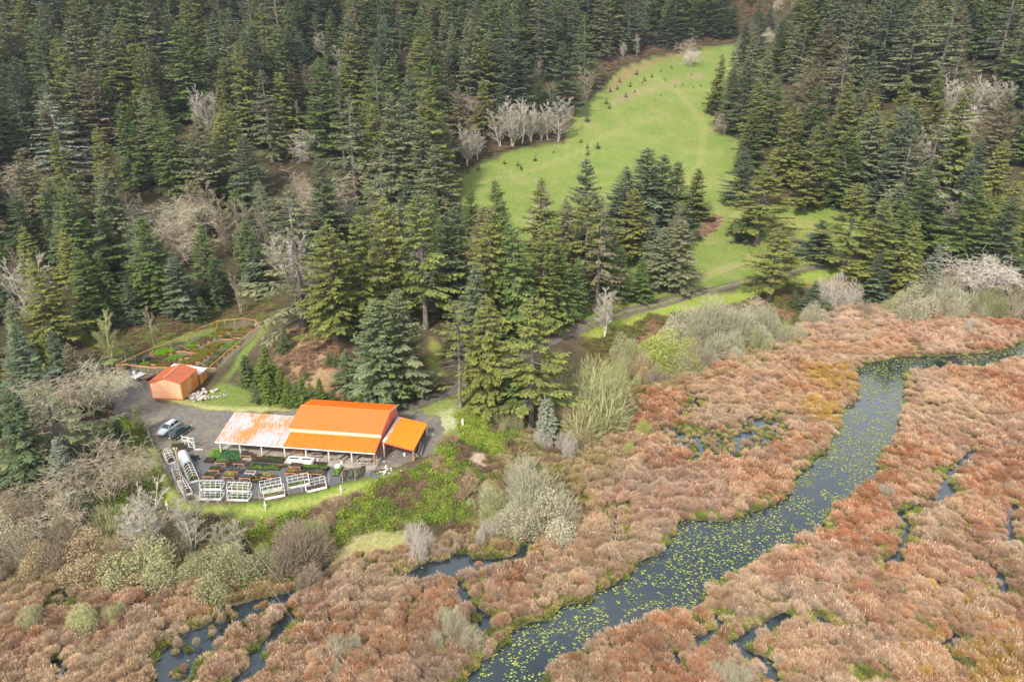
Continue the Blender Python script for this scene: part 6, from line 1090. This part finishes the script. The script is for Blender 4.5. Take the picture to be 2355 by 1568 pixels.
for a in [
 (175,822,960,'maple2','l',.95,'big pale lichened maple spreading over the upper corner of the parking yard'),(120,830,985,'maple1','p',1.0,'tan bare maple left of the pale lichened one'),
 (215,1000,1165,'maple2','p',.85,'wide bare maple with arching cream limbs below the parking yard'),(95,1060,1215,'maple1','p',1.0,'leaning bare maple left of the silver blue spruce'),
 (25,960,1060,'snag','w',1.2,'bare grey tree among dark boughs at the left edge'),(45,1120,1240,'alder2','b',1.1,'brownish bare tree near the left edge with a slanting trunk'),
 (10,1100,1225,'maple1','b',.8,'tangled bare tree cut by the left edge above the scrub'),
 (305,1105,1285,'alder3','w',1.4,'multi stemmed whitish bare tree above the round willow'),(415,1120,1270,'alder2','w',1.2,'slim whitish bare tree below the fence corner'),(515,1180,1285,'alder3','l',1.5,'pale bare tree between the two pole lines'),
 (1395,658,775,'alder2','w',1.3,'white leafless alder at the bend of the track'),(1515,418,505,'alder3','w',1.6,'pale bare alder in front of the meadow clump'),
 (1250,405,555,'alder2','w',.9,'whitish bare crown showing over the middle row of spruces'),(1225,470,570,'alder1','w',.9,'faint bare tree at the near rim of the meadow'),
 (1178,215,340,'alder3','w',1.7,'large whitish alder left of the pair at the meadow edge'),(1222,235,328,'alder3','w',1.5,'whitish alder right of the large one at the meadow edge'),(1285,215,325,'alder2','w',1.7,'bare alder at the corner of the meadow'),
 (1150,240,338,'alder2','w',1.6,None),(1203,222,332,'alder1','w',1.6,None),(1245,245,325,'alder3','l',1.5,None),(1262,232,322,'alder2','w',1.4,None),(1098,285,368,'alder2','w',1.5,None),(1330,180,250,'alder3','p',1.4,None),(1345,205,250,'alder2','w',1.4,None),(1312,240,285,'alder3','p',1.3,None),
 (1072,280,382,'alder3','w',1.5,'bushy pale alder where wood and meadow meet on the left'),(1350,150,235,'alder2','p',1.5,'bare alder under the dark towering spruce'),(1235,130,240,'alder2','p',1.0,'bare alder crown behind the mottled spruce'),(1165,205,290,'alder3','p',.9,None),(1270,185,260,'alder2','p',.9,None),
 (1467,78,132,'alder1','w',1.35,'bare alder right of two at the far meadow corner'),(1435,90,133,'alder3','w',1.2,'bare alder left of two at the far meadow corner'),
 (1582,80,128,'maple1','p',1.1,'rounded bare tree at the head of the meadow'),(1590,110,152,'maple2','w',1.15,'pale rounded bare tree low at the head of the meadow'),(1720,60,102,'snag','w',1.2,'white skeletal tree at the head of the meadow'),(1767,60,100,'leafy1','s',.9,'pale green budding tree at the head of the meadow'),(1845,30,80,'alder3','m',1.2,None),(1880,60,100,'leafy1','x',1.0,None),
 (1672,245,310,'maple1','p',1.2,'round tan bare tree at the right side of the meadow'),(1770,262,330,'alder3','w',1.8,'small whitish round headed tree between spruces at the meadow side'),(1700,228,300,'alder1','w',.8,None),
 (2205,165,275,'alder3','w',1.7,'pale bare alders in the gap of the right wood, left of three'),(2260,168,262,'alder3','w',1.7,'pale bare alders in the gap of the right wood, middle of three'),(2315,170,262,'alder3','w',1.6,'pale bare alders in the gap of the right wood, right of three'),(2225,230,320,'maple1','w',1.0,None),
 (2105,205,285,'alder2','m',1.0,None),(1990,270,340,'alder1','m',1.0,None),(2330,500,600,'snag','w',1.0,None),
 (2265,572,690,'maple2','w',1.0,'large whitish bare tree standing over the willows on the right'),(2200,600,690,'alder3','p',1.1,'bare tree left of the large whitish one on the right'),(2340,610,700,'alder2','p',1.2,'bare tree at the right edge above the marsh'),(2150,615,690,'alder3','s',1.1,'pale stemmed bare tree at the marsh edge'),(2310,640,700,'alder3','b',1.1,None),
 (445,190,300,'alder2','w',.8,'white stemmed alder left of the gold olive spruce'),(470,190,320,'alder3','w',1.4,'white stemmed alder against dark spruces in the left wood'),(505,180,300,'snag','w',.6,None),
 (745,60,145,'alder3','w',1.6,'white many stemmed alder high in the left wood'),(690,20,90,'alder2','p',.9,None),(680,230,300,'alder1','w',.8,None),(710,285,375,'maple1','w',1.0,'whitish bare tree sprawling among spruces left of centre'),(800,235,300,'snag','w',.8,None),(845,235,300,'snag','w',.9,None),(385,380,450,'snag','w',.7,'small white snag in the middle of the left wood'),
 (400,440,560,'maple2','l',1.0,'pale yellowish bare tree in the open strip of the left wood'),(385,480,610,'maple1','p',1.2,'broad tan bare tree above the garden'),(340,465,560,'alder3','m',1.0,None),(300,440,560,'alder2','m',1.0,None),(265,470,570,'alder3','m',1.0,None),(230,500,600,'alder1','m',1.0,None),(430,470,570,'alder2','p',1.0,None),
 (460,590,690,'alder1','p',1.0,None),(540,620,720,'alder2','p',1.0,'bare tree beyond the far end of the garden'),(560,500,640,'alder3','s',.9,None),(600,470,600,'alder2','p',1.0,None),(690,380,480,'maple1','p',.9,'tan bare tree behind the giant mossy spruce'),(740,350,430,'alder3','b',1.0,None),
 (228,708,840,'alder2','v',1.2,'yellow green budding tree left of the garden'),(335,700,800,'alder1','p',1.0,'slender tan bare tree above the garden fence'),(30,560,660,'alder3','m',1.0,None),(10,620,730,'alder2','m',1.0,None),(150,640,760,'alder3','m',.8,None),(15,700,800,'alder3','m',1.0,None),
 (640,-10,60,'alder3','s',1.0,None),(590,10,80,'alder2','p',1.0,None),(350,40,130,'alder2','m',.9,None),(860,-5,50,'alder3','s',1.1,None),(1010,-10,40,'alder2','s',1.1,None),(330,20,110,'alder1','m',.9,None),(1660,0,40,'alder3','p',1.0,None),(1790,-10,30,'maple1','s',1.0,None),(1830,-10,30,'alder3','s',1.1,None),
]:
    lab = a[6]; bare(*a[:6], lab or bare_label(a[0], a[1], a[3], a[4]), 'leafless trees among the spruces' if not lab else None)
for a in [
 (1365,812,965,'willow1','v',1.55,'large olive willow bush at the marsh edge below the track'),(1345,930,1010,'willow2','t',1.2,'tan willow bush below the large olive one'),
 (1535,750,848,'leafy1','g',1.35,'round yellow green willow bush at the marsh edge'),(1455,775,850,'willow2','v',1.2,'smaller olive bush left of the round yellow green one'),
 (1650,672,790,'willow1','s',1.5,'large pale grey willow thicket under the track'),(1600,700,775,'willow2','s',1.4,'grey willow left of the large pale thicket'),(1700,690,790,'willow2','s',1.4,'grey willow right of the large pale thicket'),(1600,770,850,'willow1','p',1.1,'greyish pink bush below the pale thicket'),
 (1770,690,780,'willow2','s',1.2,'pale willow bush above the red marsh'),(1810,730,782,'willow1','v',1.0,'small olive bush above the red marsh'),(1770,760,800,'leafy2','v',.9,'little pale bush in front of the willows'),
 (1480,805,872,'leafy1','t',1.1,None),(1510,835,885,'willow2','p',1.1,None),(1570,800,862,'leafy2','v',1.1,None),(1620,790,845,'willow2','s',1.1,None),(1680,762,818,'leafy1','s',1.1,None),(1742,742,802,'willow2','v',1.1,None),(1400,862,940,'leafy1','t',1.2,None),(1380,905,965,'willow2','x',1.1,None),(1430,815,890,'willow1','v',1.1,None),(1335,870,950,'willow1','s',1.2,None),(1300,930,1000,'leafy2','t',1.1,None),(1840,738,776,'leafy2','s',1.1,None),(1570,700,780,'leafy1','s',1.2,None),(1740,678,760,'leafy1','s',1.1,None),(1430,760,830,'leafy2','x',1.0,None),
 (1875,690,740,'leafy2','s',1.3,'whitish leafy bush below the stubby blue spruce'),(1930,625,700,'brush1','w',1.2,'fan shaped whitish bush near the end of the track'),
 (2110,640,730,'leafy1','s',1.0,None),(2060,680,725,'leafy2','v',1.2,None),(2190,630,715,'willow1','s',1.3,'pale willow thicket left of the large whitish tree'),(2290,650,720,'willow1','v',1.4,'olive willow thicket at the foot of the large whitish tree'),(2350,660,735,'willow2','p',1.3,None),(2235,660,720,'willow2','s',1.3,None),(2000,690,725,'brush1','b',1.2,None),(2240,725,760,'willow2','w',.9,None),
 (330,1225,1322,'leafy1','x',1.5,'round grey green budding willow under the whitish tree'),(440,1270,1330,'leafy2','x',1.3,'grey green willow left of the pair under the wires'),(520,1245,1335,'leafy1','x',1.35,'grey green willow right of the pair under the wires'),
 (680,1195,1300,'willow1','b',1.5,'pinkish brown leafless bush below the bramble bank'),(715,1185,1260,'willow2','v',1.0,'olive green bush beside the pinkish brown one'),
 (965,1200,1272,'brush1','w',1.05,'cream lichened bush at the bank of the dark pool'),(1215,1055,1190,'willow1','s',1.35,'large pale willow thicket at the marsh edge below the barn'),(1130,1115,1195,'willow1','v',1.25,'olive willow left of the large pale thicket'),(1200,1040,1110,'brush1','s',1.0,'silvery bush on top of the pale thicket'),(1260,1120,1215,'leafy1','s',1.2,'pale leafy willow right of the thicket below the barn'),(1180,1150,1225,'leafy2','s',1.1,'pale leafy willow in front of the thicket below the barn'),(1120,1190,1240,'brush1','w',1.0,'twiggy cream bush at the water below the thicket'),
 (1245,985,1028,'brush1','w',.8,'small white lichened bush left of two at the marsh edge'),(1310,990,1045,'brush1','w',1.0,'white lichened bush right of two at the marsh edge'),
 (1045,1395,1470,'willow2','s',1.3,'pale green bush in the red marsh near the bottom'),(770,1450,1520,'willow2','s',1.1,'pale green bush by the wires in the red marsh'),(1680,1520,1575,'brush1','s',1.2,'pale bush at the bottom edge right of the channel'),(180,1385,1440,'leafy2','v',1.3,'green bush in the marsh left of the pool, left of two'),(245,1385,1430,'willow2','v',1.2,'green bush in the marsh left of the pool, right of two'),(55,1390,1440,'leafy2','x',1.2,'green bush in the marsh near the left edge'),
 (2040,1105,1140,'brush1','w',.7,None),(1560,740,800,'willow2','v',1.0,None),(1480,960,1000,'leafy2','g',1.0,'small yellow green bush at the edge of the tussock pond'),(1450,1010,1045,'leafy2','g',.9,None),
 (120,1190,1290,'willow1','b',1.4,None),(30,1210,1300,'willow1','p',1.4,None),(190,1210,1300,'leafy1','t',1.4,None),(240,1150,1240,'willow2','x',1.4,None),(80,1240,1310,'leafy2','t',1.4,None),(250,1230,1310,'willow1','t',1.1,None),(150,1120,1210,'leafy1','x',1.2,None),(-20,1170,1270,'leafy1','s',1.3,None),(390,1190,1260,'willow2','b',1.1,None),(600,1250,1310,'leafy2','x',1.1,None),
 (310,1050,1105,'leafy1','g',1.0,None),(1165,930,985,'willow2','x',1.1,None),(1290,850,930,'willow2','p',1.2,'pinkish bare bush beside the yellow green spruce'),(1640,190,215,'leafy2','x',.5,None),
]:
    lab = a[6]; cw_ = dict(w='cream', p='pinkish tan', l='pale', b='brown', m='mauve brown', v='olive', g='yellow green', s='pale grey green', t='straw coloured', x='dull green')[a[4]]; rg_ = 'on the slope below the nursery yard' if a[0] < 700 else 'in the red marsh' if a[1] > 1060 else 'on the bank between barn and track' if a[0] < 1460 else 'between track and marsh' if a[0] < 1880 else 'at the marsh edge under the right wood'
    sh_ = 'leafy' if 'leafy' in a[3] else 'twiggy'; bare(*a[:6], lab or '%s %s willow bush %s' % (sh_, cw_, rg_), 'willow bushes around the marsh' if not lab else None, 'willow_shrub', 'bush')
# green young conifers around the knoll, and saplings on the meadow
for k, (u, v, b_, c, w_, lab) in enumerate([(650,758,808,'d',1.1,'small dark green spruce at the garden end of the knoll'),(605,795,885,'y',1.05,'yellow green young spruce, tallest in the thicket beside the shed'),(560,815,890,'d',1.1,'dark young spruce at the left end of the thicket beside the shed'),(610,860,925,'y',1.0,'young spruce below the yellow green one'),
 (640,850,915,'y',.9,'young spruce at the foot of the knoll, left of the row'),(660,868,930,'y',1.0,'young spruce second along the row under the knoll'),(690,868,932,'y',1.0,'young spruce third along the row under the knoll'),(712,880,930,'y',.9,None),(732,868,930,'y',.9,'bright young spruce at the end of the row by the barn roof'),(760,900,932,'d',1.0,None),(675,885,935,'d',1.0,None),
 (583,880,925,'d',.9,None),(753,812,838,'d',1.0,'small round spruce on the knoll, left of two'),(772,812,842,'d',1.0,'small round spruce on the knoll, right of two'),(700,850,872,'y',.9,None),(830,905,945,'y',1.1,'young green spruce at the foot of the three spruces'),(870,905,940,'d',1.0,None),(790,905,935,'d',1.0,None),(960,690,740,'d',1.0,None)]):
    plant(u, v, 'dense1' if b_-v > 50 else 'young1', {'y':'e'}.get(c, c), base=b_, wr=w_*1.1, label=lab or 'young spruce in the thicket behind the barn', group=None if lab else 'young spruces behind the barn', name='young_spruce')
for u, v, b_ in [(1190,370,382),(1198,377,388),(1351,330,341),(1336,318,328),(1160,366,378),(1230,358,370),(1273,345,352),(1352,344,357),(1375,325,342),(1404,200,212),(1420,195,206),(1450,188,200),(1483,175,187),(1500,168,178),(1478,185,192),(1530,180,186),(1552,195,201),(1570,190,197),(1595,198,204),(1612,193,199),(1520,215,221),(1508,225,231),(1590,170,175),(1440,212,224),(1460,205,213),(1395,225,240),(1402,238,250),(1425,178,190),(1465,160,172),(1545,150,158),(1700,340,352),(1680,290,300),(1350,260,280),(1100,378,392),(1200,385,392),(1520,160,166)]:
    plant(u, v, 'young1', 'k', base=b_, wr=1.1, label='tiny dark sapling dotted along the edge of the meadow', group='saplings along the meadow edge', name='spruce_sapling')
WOOD_L = [(-200,-60),(1640,-60),(1690,60),(1600,98),(1500,108),(1400,140),(1375,195),(1295,250),(1290,310),(1180,325),(1090,355),(1045,400),(1050,520),(1000,690),(880,730),(700,722),(620,690),(560,680),(450,702),(300,720),(230,780),(60,795),(-200,830)]
WOOD_R = [(1730,120),(1680,200),(1665,260),(1790,330),(1720,355),(1740,430),(1800,460),(1830,470),(1900,478),(2000,465),(2020,520),(2010,600),(2060,670),(2100,680),(2250,640),(2370,620),(2700,620),(2700,-60),(1700,-60),(1720,40),(1790,85)]
WOOD_M = [(1080,580),(1400,560),(1560,560),(1600,640),(1520,680),(1350,715),(1250,780),(1180,830),(1100,820),(1000,740),(1010,640)]
WOOD_LL = [(-120,820),(60,810),(200,850),(230,950),(250,1010),(230,1080),(80,1110),(-120,1180)]
def field_of(x, y): z = hz(x, y); return proj(x, y, z)
cand = []; nbare = 0
x, y = jgrid(-420, 420, 90, 700, 9.8, .42); o = np.argsort(y); x, y = x[o], y[o]; u, v = field_of(x, y); dep_ok = y > 10
mL = inside(np.array(WOOD_L, float), u, v); mR = inside(np.array(WOOD_R, float), u, v); mM = inside(np.array(WOOD_M, float), u, v); mLL = inside(np.array(WOOD_LL, float), u, v)
thin_gap = fbm(x, y, 16, 2, 71)
# openings in the canopy where bare alders stand
OPEN = [(1370,745,50),(1450,725,50),(430,640,75),(240,560,45),(390,560,60),(620,480,40),(720,330,45),(480,300,35),(700,260,30),(1230,300,60),(1290,240,35),(780,120,30),(2250,260,65),(2200,200,50),(1800,30,60),(60,700,30),(360,160,25)]
op = np.zeros(len(x), bool)
for a, b_, r in OPEN: op |= ((u-a)**2+((v-b_)*1.4)**2) < r*r
n_ind = len([t for t in TREES]); far = []; planted = list(TREES)
kinds_near = ['full1','full2','full3','dense1','dense2','thin1','narrow1','thin2']; wk = [.2,.17,.2,.13,.08,.12,.06,.04]
cols = ['o','d','b','g','k','r']; wc = [.17,.28,.22,.19,.08,.06]
KE = np.array(KEEP, float); PX = np.array([t[0] for t in TREES]); PY = np.array([t[1] for t in TREES])
for i in range(len(x)):
    if not (mL[i] or mR[i] or mM[i] or mLL[i]) or op[i]: continue
    if thin_gap[i] < .30: continue
    if ((PX-x[i])**2+(PY-y[i])**2).min() < 6.6**2: continue
    hh_ = random.uniform(20, 40) if v[i] < 520 else random.uniform(15, 24)
    if 1660 < u[i] < 1870 and v[i] < 110: hh_ = random.uniform(9, 17)
    if mM[i]: hh_ = random.uniform(15, 21)
    if mLL[i]: hh_ = random.uniform(8, 15)
    if v[i] > 640 and mL[i]: hh_ = random.uniform(11, 18)
    up = proj(x[i], y[i], hz(x[i], y[i])+hh_)
    if up[1] > 1500 or u[i] < -70 or u[i] > 2425: continue
    hw = 1700*hh_*.27/math.hypot(y[i], 40); 
    if ((np.abs(KE[:, 0]-u[i]) < hw) & (KE[:, 1] > up[1]) & (KE[:, 1] < v[i]) & (KE[:, 2] > y[i]+1.5)).any(): continue
    if v[i] > 150 and not mM[i] and nbare < 42 and random.random() < (.16 if u[i] < 1000 else .10):
        nbare += 1; kk_ = random.choice(['alder2','alder3','alder3','maple1']); me = BARE[kk_][0]; hb_ = random.uniform(13, 20); o_ = link('bare_tree', me, None, (x[i], y[i], gz(x[i], y[i])-.05), random.random()*6.28); o_.scale = (hb_/14*1.35, hb_/14*1.35, hb_/14); ck_ = random.choice('wpplms'); c_ = BC[ck_]; o_.color = (*c_, 1); tag(o_, bare_label(u[i], v[i]-60, kk_, ck_), 'tree', 'leafless trees among the spruces'); continue
    k = random.choices(kinds_near, wk)[0]; c = random.choices(cols, wc)[0]; cc = np.array(TC[c])*random.uniform(.85, 1.15)
    cand.append((y[i], x[i], hh_, k, cc, random.uniform(.8, 1.2), u[i], v[i], c))
cand.sort(key=lambda q: q[0]); print('conifers', len(TREES), len(cand))
NIND = 296-len(TREES)
for q in cand[:NIND]:
    side = 'left' if q[6] < 1400 else 'right'
    lab = 'spruce growing in the dense wood %s of the meadow' % side
    if q[7] > 520 and 1000 < q[6] < 1640: lab = 'spruce standing in the belt between meadow and track'
    cw_ = dict(o='olive', d='dark green', b='blue green', g='grey green', k='blackish green', r='brownish')[q[8]]; sh_ = dict(full='broad', dens='dense', thin='ragged', narr='narrow')[q[3][:4]]
    bd_ = 'low' if q[7] > 520 else 'halfway up the slope' if q[7] > 260 else 'high'
    lab = lab.replace('spruce', '%s %s spruce' % (sh_, cw_)) if 'belt' in lab else '%s %s spruce %s in the wood %s of the meadow' % (sh_, cw_, bd_, side)
    spruce(q[1], q[0], gz(q[1], q[0])-.1, q[2], q[5], q[3], tuple(q[4]), lab, 'spruces of the hillside woods')
rest = cand[NIND:]
if rest:
    ks = list(CF); protos = []
    for k in ks:
        V, F, T = CF[k][1]; TV, TF, TT = CF[k][2]; VV, FF, TTT = merge([(V, F, T), (TV, TF, TT)]); mi = np.concatenate([np.zeros(len(F), int), np.ones(len(TF), int)]); protos.append(np_mesh('far_spruce', VV, FF, [M_NEEDLE_I, M_BARK], TTT, midx=mi))
    X_ = np.array([[q[1], q[0], gz(q[1], q[0])-.1] for q in rest]); s_ = np.array([[q[2]/25*q[5]*WRK, q[2]/25*q[5]*WRK, q[2]/25] for q in rest])
    scatter('far_wood', protos, X_, [ks.index(q[3]) for q in rest], s_, RS.rand(len(rest))*6.28, np.array([q[4] for q in rest]), label='distant spruce wood covering the upper hillsides', cat='wood', tiltsd=.01)

# ---------------------------------------------------------------- thin haze in the valley air
HZ = bpy.data.materials.new('haze_air'); HZ.use_nodes = True; n_ = HZ.node_tree.nodes; n_.remove(n_['Principled BSDF']); pv = n_.new('ShaderNodeVolumePrincipled'); pv.inputs['Color'].default_value = (.82,.88,1,1); pv.inputs['Density'].default_value = .00010; pv.inputs['Anisotropy'].default_value = .2
HZ.node_tree.links.new(pv.outputs[0], n_['Material Output'].inputs['Volume']); hb = MB().box((0,1020,149), (3400,2700,312)).build('haze', HZ); tag(hb, kind='stuff')
